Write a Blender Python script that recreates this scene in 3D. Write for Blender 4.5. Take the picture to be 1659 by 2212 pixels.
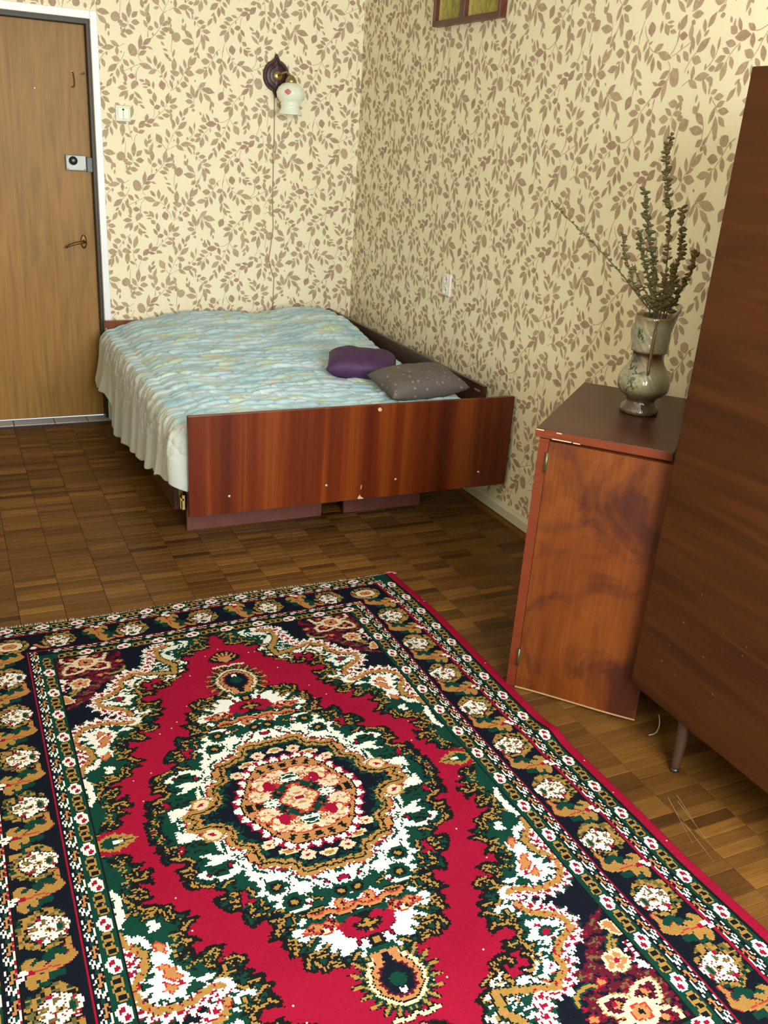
import bpy, bmesh, math, json, random
import numpy as np
from mathutils import Vector, Matrix
for o in list(bpy.data.objects): bpy.data.objects.remove(o)
S=bpy.context.scene; COLL=S.collection
# ------------------------------------------------------------------ camera (frame 1659 x 2212)
YAW,PIT,ROLL=0.4608,0.3888,0.0715
cd=bpy.data.cameras.new('camera'); cam=bpy.data.objects.new('camera',cd); COLL.objects.link(cam)
_f=Vector((math.sin(YAW)*math.cos(PIT),math.cos(YAW)*math.cos(PIT),-math.sin(PIT)))
_r=Vector((math.cos(YAW),-math.sin(YAW),0)); _u=_r.cross(_f)
_r2=_r*math.cos(ROLL)+_u*math.sin(ROLL); _u2=_u*math.cos(ROLL)-_r*math.sin(ROLL)
M=Matrix((_r2,_u2,-_f)).transposed().to_4x4(); M.translation=Vector((-2.2051,-5.1103,1.5734)); cam.matrix_world=M
cd.sensor_fit='HORIZONTAL'; cd.sensor_width=36; cd.lens=36*1963.5/1659; cd.clip_start=.05
S.camera=cam
# ------------------------------------------------------------------ daylight through the window behind the camera
wd=bpy.data.worlds.new('sky'); S.world=wd; wd.use_nodes=True
wd.node_tree.nodes['Background'].inputs[0].default_value=(.72,.86,1,1); wd.node_tree.nodes['Background'].inputs[1].default_value=1.2
ld=bpy.data.lights.new('window_daylight','AREA'); ld.shape='RECTANGLE'; ld.size=1.7; ld.size_y=1.4; ld.energy=205; ld.color=(1,.985,.955)
lo=bpy.data.objects.new('window_daylight',ld); COLL.objects.link(lo); lo.location=(-1.175,-5.70,1.67); lo.rotation_euler=(math.radians(90),0,0)
S.view_settings.view_transform='Standard'; S.view_settings.look='None'; S.view_settings.gamma=1; S.view_settings.use_curve_mapping=False
S.view_settings.exposure=0.0
S.cycles.use_denoising=True; S.cycles.max_bounces=8; S.cycles.diffuse_bounces=5; S.cycles.caustics_reflective=False; S.cycles.caustics_refractive=False
S.cycles.sample_clamp_indirect=6
# ------------------------------------------------------------------ helpers
def tag(o,label=None,cat=None,group=None,kind=None):
    if label: o['label']=label
    if cat: o['category']=cat
    if group: o['group']=group
    if kind: o['kind']=kind
    return o
def empty(name,loc=(0,0,0),rz=0,parent=None):
    o=bpy.data.objects.new(name,None); o.empty_display_size=.05; COLL.objects.link(o); o.location=loc; o.rotation_euler=(0,0,rz)
    if parent: o.parent=parent
    return o
def obj(name,me,mats=None,parent=None,loc=None,rz=None,smooth=False):
    o=bpy.data.objects.new(name,me); COLL.objects.link(o)
    if mats is not None:
        for m in (mats if isinstance(mats,(list,tuple)) else [mats]): me.materials.append(m)
    if parent: o.parent=parent
    if loc is not None: o.location=loc
    if rz is not None: o.rotation_euler=(0,0,rz)
    if smooth: me.polygons.foreach_set('use_smooth',[True]*len(me.polygons))
    return o
class MB:
    """collects shapes for one mesh object"""
    def __init__(s): s.v=[];s.f=[];s.m=[]
    def add(s,v,f,m=0):
        n=len(s.v); s.v+=[tuple(p) for p in v]; s.f+=[tuple(i+n for i in q) for q in f]; s.m+=[m]*len(f); return s
    def box(s,x0,x1,y0,y1,z0,z1,b=0.0,m=0):
        if b<=0:
            v=[(x,y,z) for x in (x0,x1) for y in (y0,y1) for z in (z0,z1)]
            return s.add(v,[(0,1,3,2),(4,6,7,5),(0,4,5,1),(2,3,7,6),(0,2,6,4),(1,5,7,3)],m)
        bm=bmesh.new(); bmesh.ops.create_cube(bm,size=1)
        for q in bm.verts: q.co=Vector(((x0+x1)/2+q.co.x*(x1-x0),(y0+y1)/2+q.co.y*(y1-y0),(z0+z1)/2+q.co.z*(z1-z0)))
        bmesh.ops.bevel(bm,geom=list(bm.edges),offset=b,segments=2,profile=.6,affect='EDGES')
        bm.verts.index_update(); v=[q.co[:] for q in bm.verts]; f=[[q.index for q in p.verts] for p in bm.faces]; bm.free()
        return s.add(v,f,m)
    def prism(s,poly,z0,z1,m=0):
        n=len(poly); v=[(x,y,z0) for x,y in poly]+[(x,y,z1) for x,y in poly]
        return s.add(v,[tuple(range(n))[::-1],tuple(range(n,2*n))]+[(i,(i+1)%n,n+(i+1)%n,n+i) for i in range(n)],m)
    def lathe(s,prof,c=(0,0,0),n=32,axis='z',m=0,cap=True):
        v=[];f=[]
        for r,h in prof:
            for k in range(n):
                a=2*math.pi*k/n; x,y=r*math.cos(a),r*math.sin(a)
                p=(x,y,h) if axis=='z' else ((x,-h,y) if axis=='y' else (-h,x,y))
                v.append((c[0]+p[0],c[1]+p[1],c[2]+p[2]))
        for i in range(len(prof)-1):
            for k in range(n): f.append((i*n+k,i*n+(k+1)%n,(i+1)*n+(k+1)%n,(i+1)*n+k))
        if cap: f.append(tuple(range(n))[::-1]); f.append(tuple(range((len(prof)-1)*n,len(prof)*n)))
        return s.add(v,f,m)
    def tube(s,pts,r,n=8,m=0):
        pts=[Vector(p) for p in pts]; R=r if isinstance(r,(list,tuple)) else [r]*len(pts); v=[];f=[]
        up=Vector((0,0,1))
        for i,p in enumerate(pts):
            t=(pts[min(i+1,len(pts)-1)]-pts[max(i-1,0)]).normalized(); a=t.cross(up if abs(t.z)<.95 else Vector((1,0,0))).normalized(); b=t.cross(a)
            for k in range(n):
                w=2*math.pi*k/n; v.append((p+(a*math.cos(w)+b*math.sin(w))*R[i])[:])
        for i in range(len(pts)-1):
            for k in range(n): f.append((i*n+k,(i+1)*n+k,(i+1)*n+(k+1)%n,i*n+(k+1)%n))
        f.append(tuple(range(n))); f.append(tuple(range((len(pts)-1)*n,len(pts)*n))[::-1])
        return s.add(v,f,m)
    def mesh(s,name):
        me=bpy.data.meshes.new(name); me.from_pydata(s.v,[],s.f); me.polygons.foreach_set('material_index',s.m); me.update()
        bm=bmesh.new(); bm.from_mesh(me); bmesh.ops.recalc_face_normals(bm,faces=bm.faces); bm.to_mesh(me); bm.free()
        return me
    def build(s,name,mats,parent=None,loc=None,rz=None,smooth=False): return obj(name,s.mesh(name),mats,parent,loc,rz,smooth)
def soft(o,ang=40):
    """smooth shading with hard edges kept"""
    me=o.data; me.polygons.foreach_set('use_smooth',[True]*len(me.polygons)); 
    bm=bmesh.new(); bm.from_mesh(me)
    for e in bm.edges: e.smooth=not(len(e.link_faces)==2 and e.calc_face_angle(0)>math.radians(ang))
    bm.to_mesh(me); bm.free(); return o
# ------------------------------------------------------------------ materials
class NT:
    def __init__(s,name,rough=.5,spec=.5):
        s.mat=bpy.data.materials.new(name); s.mat.use_nodes=True; s.t=s.mat.node_tree; s.b=s.t.nodes['Principled BSDF']
        s.b.inputs['Roughness'].default_value=rough; s.b.inputs['Specular IOR Level'].default_value=spec
    def n(s,typ,**k):
        q=s.t.nodes.new(typ)
        for a,v in k.items():
            if a in q.inputs: s.set(q.inputs[a],v)
            else: setattr(q,a,v)
        return q
    def set(s,i,v):
        if isinstance(v,bpy.types.NodeSocket): s.t.links.new(v,i)
        else: i.default_value=v
    def co(s,scale=(1,1,1),kind='Object',rot=(0,0,0)):
        tc=s.n('ShaderNodeTexCoord'); mp=s.n('ShaderNodeMapping'); s.set(mp.inputs['Vector'],tc.outputs[kind]); mp.inputs['Scale'].default_value=scale; mp.inputs['Rotation'].default_value=rot
        return mp.outputs[0]
    def noise(s,vec,scale=5,detail=4,rough=.55,dist=0):
        q=s.n('ShaderNodeTexNoise'); s.set(q.inputs['Vector'],vec); q.inputs['Scale'].default_value=scale; q.inputs['Detail'].default_value=detail; q.inputs['Roughness'].default_value=rough; q.inputs['Distortion'].default_value=dist
        return q.outputs['Fac']
    def ramp(s,fac,stops,interp='LINEAR'):
        q=s.n('ShaderNodeValToRGB'); s.set(q.inputs[0],fac); e=q.color_ramp.elements; q.color_ramp.interpolation=interp
        while len(e)<len(stops): e.new(.5)
        for i,(p,c) in enumerate(stops): e[i].position=p; e[i].color=(c if isinstance(c,tuple) else (c,c,c))+(1,)
        return q.outputs[0]
    def mix(s,a,b,fac,typ='MIX'):
        q=s.n('ShaderNodeMix'); q.data_type='RGBA'; q.blend_type=typ; s.set(q.inputs[0],fac)
        for i,v in ((6,a),(7,b)): s.set(q.inputs[i],v if isinstance(v,bpy.types.NodeSocket) else tuple(v)+(1,))
        return q.outputs[2]
    def math(s,op,a,b=0.0,c=0.0):
        q=s.n('ShaderNodeMath'); q.operation=op
        for i,v in enumerate((a,b,c)): s.set(q.inputs[i],v)
        return q.outputs[0]
    def sep(s,vec):
        q=s.n('ShaderNodeSeparateXYZ'); s.set(q.inputs[0],vec); return q.outputs
    def col(s,v): s.set(s.b.inputs['Base Color'],v if isinstance(v,bpy.types.NodeSocket) else tuple(v)+(1,)); return s
    def bump(s,h,strength=.3,dist=.01):
        q=s.n('ShaderNodeBump'); s.set(q.inputs['Height'],h); q.inputs['Strength'].default_value=strength; q.inputs['Distance'].default_value=dist; s.set(s.b.inputs['Normal'],q.outputs[0]); return s
def plain(name,c,rough=.5,metal=0,var=.12,scale=30,spec=.5,bump=0):
    m=NT(name,rough,spec); m.b.inputs['Metallic'].default_value=metal
    n=m.noise(m.co(),scale,3); m.col(m.mix(tuple(x*(1-var) for x in c),tuple(min(1,x*(1+var)) for x in c),n))
    if bump: m.bump(n,bump,.004)
    return m.mat
def wood(name,cols,axis,across=14,along=1.2,rough=.4,streak=.35,warp=.6,coat=0,bump=.12,fine=9,rot=(0,0,0),spec=.5):
    m=NT(name,rough,spec); sc=[across]*3; sc['xyz'.index(axis)]=along
    v=m.co(tuple(sc),rot=rot); a=m.noise(v,1,5,.6,warp); c=m.ramp(a,cols)
    sf=[across*fine]*3; sf['xyz'.index(axis)]=along*3
    b=m.noise(m.co(tuple(sf),rot=rot),1,3,.6); c=m.mix(c,m.ramp(b,[(.25,(1-streak,)*3),(.7,(1.12,)*3)]),1.0,'MULTIPLY')
    m.col(c); m.bump(b,bump,.002)
    if coat: m.b.inputs['Coat Weight'].default_value=coat; m.b.inputs['Coat Roughness'].default_value=.18
    return m.mat
PAPERDATA=json.loads('{"lv":[[4905,3135,56,177,121,0],[4909,2607,14,311,258,0],[4998,2213,-181,-49,258,0],[182,5575,-71,218,189,0],[375,5880,-49,204,155,0],[625,6017,79,251,172,0],[822,6039,154,198,224,0],[568,5689,160,98,121,0],[610,5447,234,-28,293,0],[447,5177,119,-125,189,0],[314,4900,189,-23,293,0],[22,4654,127,-90,207,0],[2,5006,-2,86,86,0],[738,177,-122,-100,207,0],[988,262,85,138,121,0],[902,25,-16,-85,138,0],[1060,6339,67,-153,138,0],[1352,376,7,-120,155,0],[1763,288,-176,7,327,0],[1662,7,-152,115,189,0],[1431,6098,-214,6,293,0],[1875,5943,61,-199,207,0],[1688,5642,60,-192,172,0],[1426,5489,-63,-225,207,0],[1152,5609,-245,-59,241,0],[1405,5790,-100,-25,86,0],[2054,158,23,-99,103,0],[2168,6177,-169,-57,241,0],[1268,4964,186,143,224,0],[1568,4718,332,-64,293,0],[971,4528,-79,-220,155,0],[758,4630,-73,295,224,0],[572,4430,-166,127,189,0],[1185,4365,13,-270,189,0],[894,5126,7,-50,86,0],[2850,384,47,-205,344,2],[3295,418,-7,-165,138,0],[3579,330,104,-161,207,0],[3689,400,181,22,103,0],[3872,249,143,-23,138,0],[3703,544,150,7,86,0],[4290,490,85,199,276,0],[4368,110,176,-7,241,2],[4093,410,-17,108,103,0],[4679,195,-12,218,189,0],[4372,6154,15,88,77,0],[4321,5815,106,-114,138,0],[4626,5862,139,-135,207,0],[4792,6052,18,-131,103,0],[3666,5930,310,-83,258,0],[3323,6164,204,102,207,0],[2986,5840,-102,-163,155,0],[3168,5650,17,-225,189,0],[3485,5639,128,-142,172,0],[2805,5978,-46,-204,207,0],[2664,6247,-62,-161,129,0],[2914,6336,78,39,77,0],[2439,6000,101,-191,155,0],[2236,5769,-39,-261,241,0],[2251,5299,-39,-241,155,0],[2548,5410,180,-147,155,0],[2470,5109,86,-202,189,0],[2658,5108,134,-33,103,0],[2784,4840,87,-86,103,0],[2249,4509,-102,-201,327,2],[4272,5267,100,-248,396,1],[3782,5356,-183,-109,207,0],[3720,5103,-183,-50,172,2],[3425,5102,-144,47,103,0],[3890,4878,-45,-320,207,0],[3547,4825,-214,-161,224,2],[2880,4570,-214,31,189,0],[4695,4662,156,-63,155,0],[568,4142,-199,17,224,0],[734,3934,124,76,155,0],[777,3744,-93,-17,155,0],[392,3655,125,186,207,0],[130,3518,-43,168,155,0],[256,3300,86,82,103,0],[4837,955,184,135,189,0],[4847,672,227,12,224,0],[4706,458,90,-42,155,0],[4816,6246,-87,198,172,0],[5035,24,-8,206,189,0],[205,2982,226,181,258,0],[21,2556,199,-50,258,0],[833,2990,6,179,95,0],[633,2786,-67,185,189,0],[441,2366,9,82,86,0],[1296,2967,-203,42,207,0],[1169,2770,-155,73,155,0],[996,2559,-188,-62,189,0],[1464,2435,77,-158,172,0],[1008,2326,-157,-114,189,0],[720,2301,-132,-16,172,0],[1210,2192,-65,-235,241,0],[1905,2273,-207,-161,258,0],[1663,2821,-8,-90,86,0],[1729,3137,291,19,293,2],[1331,3325,-140,87,241,0],[1316,3473,1,148,86,0],[1542,3454,-85,169,138,2],[1154,3611,-38,81,103,0],[1997,3358,-149,95,172,0],[2130,3000,47,-187,189,2],[1549,4377,224,-185,224,0],[1781,4111,101,-138,189,0],[1701,3976,-40,-200,121,0],[1798,3756,11,-111,103,0],[2081,2660,-190,89,241,0],[2754,4385,-151,78,172,0],[2580,4196,-229,-5,224,0],[2580,3906,-198,-131,189,0],[2795,3753,-63,-270,241,0],[3073,4035,72,-155,189,0],[3266,4457,-4,-67,86,0],[3351,4221,-144,-26,224,0],[3609,4039,82,-148,172,0],[3458,3766,-6,-241,224,0],[3718,3590,139,-118,189,0],[3477,3405,-87,-273,155,0],[3746,3166,34,-197,189,0],[3569,3081,-129,-101,138,0],[3570,2860,-64,-123,138,0],[3060,3285,136,40,138,0],[2398,3004,-95,-24,86,0],[2685,2977,80,-142,121,0],[2605,2635,80,-196,207,0],[2461,2406,112,-106,155,0],[3086,2922,130,-218,327,0],[4413,4485,-211,17,241,0],[4262,4249,-156,102,155,0],[4086,4035,-203,-4,258,0],[4114,3688,-145,-139,224,0],[4377,3503,-28,-327,241,0],[4602,3856,101,-187,224,0],[4819,4073,-122,-40,189,0],[4789,4359,1,-83,86,0],[3972,2643,-171,-56,189,0],[4259,2561,100,-138,207,0],[4667,2850,150,-83,138,0],[4480,2694,-57,-55,86,0],[5035,5376,-4,194,172,0],[48,1879,206,-112,207,0],[376,2084,287,47,241,0],[557,1790,129,-204,138,0],[716,2011,148,-14,155,0],[800,1890,-1,-106,138,0],[4836,5404,38,0,103,0],[790,1686,6,-114,69,0],[993,1656,118,54,138,0],[1228,1504,182,23,207,0],[904,1412,-1,-114,77,0],[1345,1313,143,77,172,0],[1510,1113,214,-16,207,0],[1072,983,-81,-223,172,0],[1315,627,69,-302,224,0],[1508,812,150,-132,189,0],[1695,1566,128,176,172,0],[1959,1704,39,-191,155,0],[1832,1910,-72,-77,86,0],[303,1472,10,114,95,0],[440,1244,10,145,86,0],[337,1145,-92,107,207,0],[592,877,194,-162,241,0],[532,555,-298,40,276,0],[5046,3879,189,121,396,0],[4702,4488,126,136,138,0],[4689,4208,193,7,189,0],[2143,2034,-1,-214,189,2],[3942,2299,154,163,276,2],[3624,2327,-196,37,155,2],[3471,2103,-203,-78,224,2],[3684,1973,-56,-178,189,2],[3210,2270,-170,45,155,0],[3323,2310,-41,53,103,0],[2952,1946,-154,30,138,0],[2670,1784,-209,7,207,0],[2566,1591,-169,61,155,0],[2373,1406,-201,0,207,0],[2364,1127,-193,-139,189,0],[2558,964,-81,-256,258,0],[3042,1669,0,-77,77,0],[2849,1243,65,-163,189,0],[3125,1429,-163,-39,224,2],[3403,1227,99,-148,172,2],[3249,985,26,-219,224,0],[3497,726,124,-87,207,0],[3877,1469,-116,78,121,0],[4194,1250,-52,188,224,0],[4020,1274,-157,8,103,0],[4065,967,-201,174,155,0],[4412,1069,114,165,189,0],[4672,1013,72,189,155,0],[4421,2225,-172,-102,207,0],[4468,1759,-95,-305,241,0],[4752,1697,70,-196,155,0],[4830,2010,85,-117,155,0],[4842,2275,134,-38,155,0],[2365,2126,96,-198,189,0]],"st":[[[-364,4565],[-166,4700],[19,4920],[252,5286],[407,5576],[622,5797]],[[4904,2025],[4824,1780],[4759,1535],[4727,1419]],[[1103,429],[964,212],[917,83]],[[2184,6713],[2001,6577],[1877,6358],[1815,6242],[1691,6008],[1567,5832],[1443,5713]],[[1021,4863],[1066,4777],[1235,4768]],[[1066,4777],[1311,4639]],[[1051,4777],[1141,4634]],[[4059,531],[4158,275],[4177,29],[4053,-267],[3911,-418]],[[3975,5890],[4166,5956],[4357,6065],[4692,6224],[4803,6287]],[[3849,5754],[3978,5627],[3996,5480],[3983,5185]],[[3119,6062],[3371,5999]],[[2773,6424],[2851,6283],[2852,6168]],[[2851,6225],[3087,6061]],[[2416,416],[2338,199],[2322,-45]],[[2415,4962],[2383,4741]],[[3348,4664],[3126,4452]],[[3508,4638],[3477,4461]],[[2524,492],[2601,267],[2773,59]],[[4172,5516],[4123,5558]],[[3980,5480],[3884,5447]],[[830,4287],[812,4082],[595,3872],[533,3841]],[[4675,5378],[4725,5542],[4883,5796],[5101,6006]],[[432,2269],[636,2451],[763,2616],[827,2796]],[[1228,2426],[1340,2638],[1483,2819],[1672,2957]],[[3316,4629],[3031,4340],[2936,4219],[2842,4053]],[[3524,4619],[3479,4291]],[[2716,3497],[2525,3344],[2334,3266],[2176,3249]],[[2700,3467],[2636,3256],[2493,3013],[2382,2755],[2174,2465]],[[4834,4504],[4626,4333],[4483,4134],[4403,3981]],[[4349,3176],[4303,2945],[4191,2760]],[[4433,3085],[4536,2764],[4609,2363]],[[2700,3467],[2860,3259],[2940,3140]],[[3564,3693],[3614,3513],[3583,3286]],[[4667,5015],[4931,5166]],[[417,2279],[636,2431]],[[905,1526],[998,1405],[1170,1252]],[[1855,1804],[1920,1987]],[[4842,3789],[4805,3482],[4783,3175]],[[1229,760],[1131,528],[1034,328]],[[1170,1236],[1279,1067]],[[801,731],[830,515],[828,298]],[[3284,2010],[3074,1793],[2784,1545],[2638,1282]],[[3350,1948],[3286,1732],[3271,1499]],[[2461,660],[2363,395],[2315,129]],[[4139,6621],[4126,6302]],[[4592,2374],[4612,2157]],[[4550,776],[4750,807]]]}')
PI=math.pi; rnd=random.Random(4)
XL,YR,ZC=-3.2,-5.78,2.62
# ------------------------------------------------------------------ wallpaper: cream ground and a printed leaf repeat
m=NT('wallpaper_ground',.75,.25); n=m.noise(m.co(),2.2,3); n2=m.noise(m.co(),420,2)
m.col(m.mix(m.ramp(n,[(.3,(.83,.785,.575)),(.7,(.86,.82,.62))]),(.89,.86,.70),m.ramp(n2,[(.45,0.0),(.75,.35)]))); m.bump(n2,.08,.001); PAPER=m.mat
m=NT('wallpaper_leaf_ink',.75,.25); g=m.n('ShaderNodeNewGeometry'); r=g.outputs['Random Per Island']
c=m.ramp(r,[(0,(.40,.305,.215)),(.35,(.45,.35,.245)),(.7,(.37,.28,.19)),(1,(.48,.38,.27))]); n=m.noise(m.co(),60,3)
m.col(m.mix(c,(.56,.46,.33),m.ramp(n,[(.42,0.0),(.72,.55)]))); INK=m.mat
m=NT('wallpaper_rose_ink',.75,.25); n=m.noise(m.co(),60,3); m.col(m.mix((.37,.255,.19),(.45,.33,.25),m.ramp(n,[(.4,0.0),(.7,1.0)]))); ROSE=m.mat
LV=PAPERDATA['lv']; ST=PAPERDATA['st']
CODE=PAPERDATA  # leaf: centre x, z, half vector, width, kind (0 leaf 1 bud 2 rose)
def leaf_outline(k):
    if k==1: return [(-1,0),(-.72,.42),(-.2,.5),(.35,.47),(.8,.3),(1,0),(.8,-.3),(.35,-.47),(-.2,-.5),(-.72,-.42)]
    return [(-1,.04),(-.6,.33),(-.12,.5),(.3,.44),(.7,.2),(1,0),(.7,-.2),(.3,-.44),(-.12,-.5),(-.6,-.33),(-1,-.04)]
def paper_print(mb,place,umin,umax,zmin,zmax,PX,PZ,u0,z0,su,sz,hole=None,turn=None):
    """prints the repeat over a wall: u along the wall, z up; place(u,z) gives the point on the paper's face"""
    lay=[0]
    def put(poly,mi):
        lay[0]+=1
        if turn: poly=[(turn[0]-u,turn[1]-z) for u,z in poly]   # a strip hung upside down
        us=[p[0] for p in poly]; zs=[p[1] for p in poly]; cu,cz=sum(us)/len(us),sum(zs)/len(zs)
        if not(umin<cu<umax and zmin<cz<zmax) or (hole and hole[0]<cu<hole[1] and cz<hole[2]): return
        q=[]
        for u,z in poly:
            u=min(max(u,umin),umax); z=min(max(z,zmin),zmax)
            if hole and z<hole[2] and hole[0]<u<hole[1]: u=hole[1] if cu>=hole[1] else hole[0] if cu<=hole[0] else u
            q.append(place(u,z,(lay[0]*7%23)*3e-5))
        mb.add(q,[tuple(range(len(q)))],mi)
    pmin,pmax,qmin,qmax=(umin,umax,zmin,zmax) if not turn else (turn[0]-umax,turn[0]-umin,turn[1]-zmax,turn[1]-zmin)
    k0=int(math.floor((pmin-u0)/PX))-2; k1=int(math.ceil((pmax-u0)/PX))+2
    for k in range(k0,k1):
        for j in range(-9,9):
            ou=u0+k*PX; oz=z0+(k%2)*PZ/2+j*PZ
            if oz>qmax+.3 or oz<qmin-PZ-.6: continue
            for x,z,hx,hz,w,kd in LV:
                x,z,hx,hz,w=x*su*1e-4,z*sz*1e-4,hx*su*1.05e-4,hz*sz*1.1e-4,w*1.06e-4
                L=math.hypot(hx,hz) or 1e-6; nx,nz=-hz/L,hx/L; bend=((x*7919+z*104729)%1-.5)*.12
                bud=kd==1 or w/(2*L)>.86 and 2*L>.02
                put([(ou+x+hx*a+nx*(w*b+L*bend*(1-a*a)),oz+z+hz*a+nz*(w*b+L*bend*(1-a*a))) for a,b in leaf_outline(1 if bud else 0)],2 if kd==2 else 1)
            for p in ST:
                p=[(ou+x*su*1e-4,oz+z*sz*1e-4) for x,z in p]
                for (x0_,z0_),(x1_,z1_) in zip(p[:-1],p[1:]):
                    L=math.hypot(x1_-x0_,z1_-z0_) or 1e-6; nx,nz=-(z1_-z0_)/L*.0011,(x1_-x0_)/L*.0011
                    put([(x0_+nx,z0_+nz),(x0_-nx,z0_-nz),(x1_-nx,z1_-nz),(x1_+nx,z1_+nz)],1)
E4=.0005
DX0,DX1,DZ=-2.33,-1.44,2.012
def wall(name,mb): return tag(mb.build(name,[PAPER,INK,ROSE]),kind='structure')
mb=MB(); mb.box(DX1,.12,0,.12,0,ZC); mb.box(XL-.12,DX0,0,.12,0,ZC); mb.box(DX0,DX1,0,.12,DZ,ZC)
# back wall; cell origin of the repeat is x=0, columns half dropped
paper_print(mb,lambda u,z,d:(u,-E4-d,z),-1.062,-.001,.08,ZC,.509,.635,0,0,1,1,(DX0-.034,DX1+.034,DZ+.036)); paper_print(mb,lambda u,z,d:(u,-E4-d,z),XL,-1.062,.08,ZC,.509,.635,0,0,1,1,(DX0-.034,DX1+.034,DZ+.036),(-1.831,2.424)); wall('wall_back',mb)
sx,sz=.535/.509,.638/.635
mb=MB(); mb.box(0,.12,YR,0,0,ZC)
paper_print(mb,lambda u,z,d:(-E4-d,-u,z),.001,-YR-.5,.06,ZC,.535,.638,1.966+.637*sx-4*.535,1.469-1.132*sz,sx,sz); wall('wall_right',mb)
mb=MB(); mb.box(XL-.12,XL,YR,0,0,ZC); paper_print(mb,lambda u,z,d:(XL+E4+d,u,z),-3.2,-.001,.06,ZC,.509,.635,0,0,1,1); wall('wall_left',mb)
WX0,WX1,WZ0,WZ1=-2.05,-.30,.95,2.38
mb=MB(); mb.box(XL-.12,WX0,YR-.15,YR,0,ZC); mb.box(WX1,.12,YR-.15,YR,0,ZC); mb.box(WX0,WX1,YR-.15,YR,0,WZ0); mb.box(WX0,WX1,YR-.15,YR,WZ1,ZC); wall('wall_rear',mb)
WHITE=plain('white_gloss_paint',(.74,.74,.70),.35,var=.05)
CEIL=plain('ceiling_whitewash',(.78,.75,.66),.9,var=.04,scale=6)
tag(MB().box(XL-.12,.12,YR-.15,.12,ZC,ZC+.1).build('ceiling',CEIL),kind='structure')
# window behind the camera
mb=MB()
for x0,x1 in ((WX0,WX0+.05),(WX1-.05,WX1),(-1.205,-1.145)): mb.box(x0,x1,YR-.10,YR-.03,WZ0,WZ1,.004)
for z0,z1 in ((WZ0,WZ0+.05),(WZ1-.05,WZ1)): mb.box(WX0,WX1,YR-.10,YR-.03,z0,z1,.004)
win=tag(mb.build('window_1',WHITE),kind='structure')
m=NT('window_glass',.02); m.b.inputs['Transmission Weight'].default_value=1; m.b.inputs['IOR'].default_value=1.45; m.col((.95,.98,.97)); GLASS=m.mat
for x0,x1 in ((WX0+.05,-1.205),(-1.145,WX1-.05)): MB().box(x0,x1,YR-.075,YR-.069,WZ0+.05,WZ1-.05).build('pane',GLASS,win)
MB().box(WX0-.05,WX1+.05,YR-.15,YR+.12,WZ0-.03,WZ0,.006).build('window_sill',WHITE,win)
# ------------------------------------------------------------------ floor: mosaic parquet, every stick across the room
PCOL=[(0,(0.0494,0.0211,0.0055)),(.12,(0.0870,0.0394,0.0091)),(.4,(0.1087,0.0499,0.0114)),(.62,(0.1226,0.0576,0.0132)),(.85,(0.1444,0.0682,0.0155)),(1,(0.1928,0.0922,0.0200))]
def parquet(name,rand):
    m=NT(name,.42,.24)
    if rand=='obj': r=m.n('ShaderNodeObjectInfo').outputs['Random']
    else: r=m.n('ShaderNodeNewGeometry').outputs['Random Per Island']
    tc=m.n('ShaderNodeNewGeometry').outputs['Position']; mp=m.n('ShaderNodeMapping'); m.set(mp.inputs[0],tc); mp.inputs['Scale'].default_value=(7,120,30); of=m.n('ShaderNodeCombineXYZ'); m.set(of.inputs[0],m.math('MULTIPLY',r,37.0)); m.set(mp.inputs['Location'],of.outputs[0])
    g=m.noise(mp.outputs[0],1,5,.6,.4); c=m.ramp(r,PCOL); c=m.mix(c,m.ramp(g,[(.25,(.68,.64,.6)),(.55,(1,1,1)),(.8,(1.3,1.25,1.15))]),1.0,'MULTIPLY')
    big=m.n('ShaderNodeTexNoise'); m.set(big.inputs['Vector'],tc); big.inputs['Scale'].default_value=2.1; c=m.mix(c,m.ramp(big.outputs['Fac'],[(.3,(.80,.78,.76)),(.7,(1.15,1.12,1.05))]),1.0,'MULTIPLY')
    m.col(c); m.set(m.b.inputs['Roughness'],m.ramp(big.outputs['Fac'],[(.3,(.36,)*3),(.7,(.52,)*3)])); m.bump(g,.10,.002); return m.mat
PQ1,PQ2=parquet('parquet_stick',0 or 'obj'),parquet('parquet_field','isl')
fl=tag(MB().box(XL-.12,.12,YR-.15,.12,-.06,-.004).build('floor',plain('parquet_joint_dirt',(.035,.02,.009),.8)),kind='structure')
LW,LH=.147,.0352
sticks=[]
for i in range(-1,23):
    x0=-.035-(i+1)*LW; off=rnd.random()*.004
    for j in range(0,162):
        y=-.02-j*LH+off
        if y<YR+.02 or x0<XL: continue
        cx,cy=x0+LW/2,y-LH/2
        if cx>-.03: continue
        if -2.31<cx<-.76 and -4.43<cy<-2.30: continue
        vis=not(-1.40<cx and cy>-1.45) and not(cx>-.45 and cy<-3.45) and not(cx>-.68 and -3.35<cy<-2.75 and cx+cy*.8>-3.1) and cy>-4.6 and cx>-2.3
        d=math.hypot(cx+2.205,cy+5.11); sticks.append((0 if vis else 1,d,cx,cy))
sticks.sort()
def stick_mesh(n):
    b=.0010; hx,hy=LW/2-.0006,LH/2-.0005; z0,z1=-.004,0
    v=[(-hx,-hy,z0),(hx,-hy,z0),(hx,hy,z0),(-hx,hy,z0),(-hx,-hy,z1-b),(hx,-hy,z1-b),(hx,hy,z1-b),(-hx,hy,z1-b),(-hx+b,-hy+b,z1),(hx-b,-hy+b,z1),(hx-b,hy-b,z1),(-hx+b,hy-b,z1)]
    f=[(8,9,10,11)]+[(a,(a+1)%4,(a+1)%4+4,a+4) for a in range(4)]+[(a+4,(a+1)%4+4,(a+1)%4+8,a+8) for a in range(4)]
    return v,f
sv,sf=stick_mesh(0); me=bpy.data.meshes.new('plank'); me.from_pydata(sv,[],sf); me.materials.append(PQ1)
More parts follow.
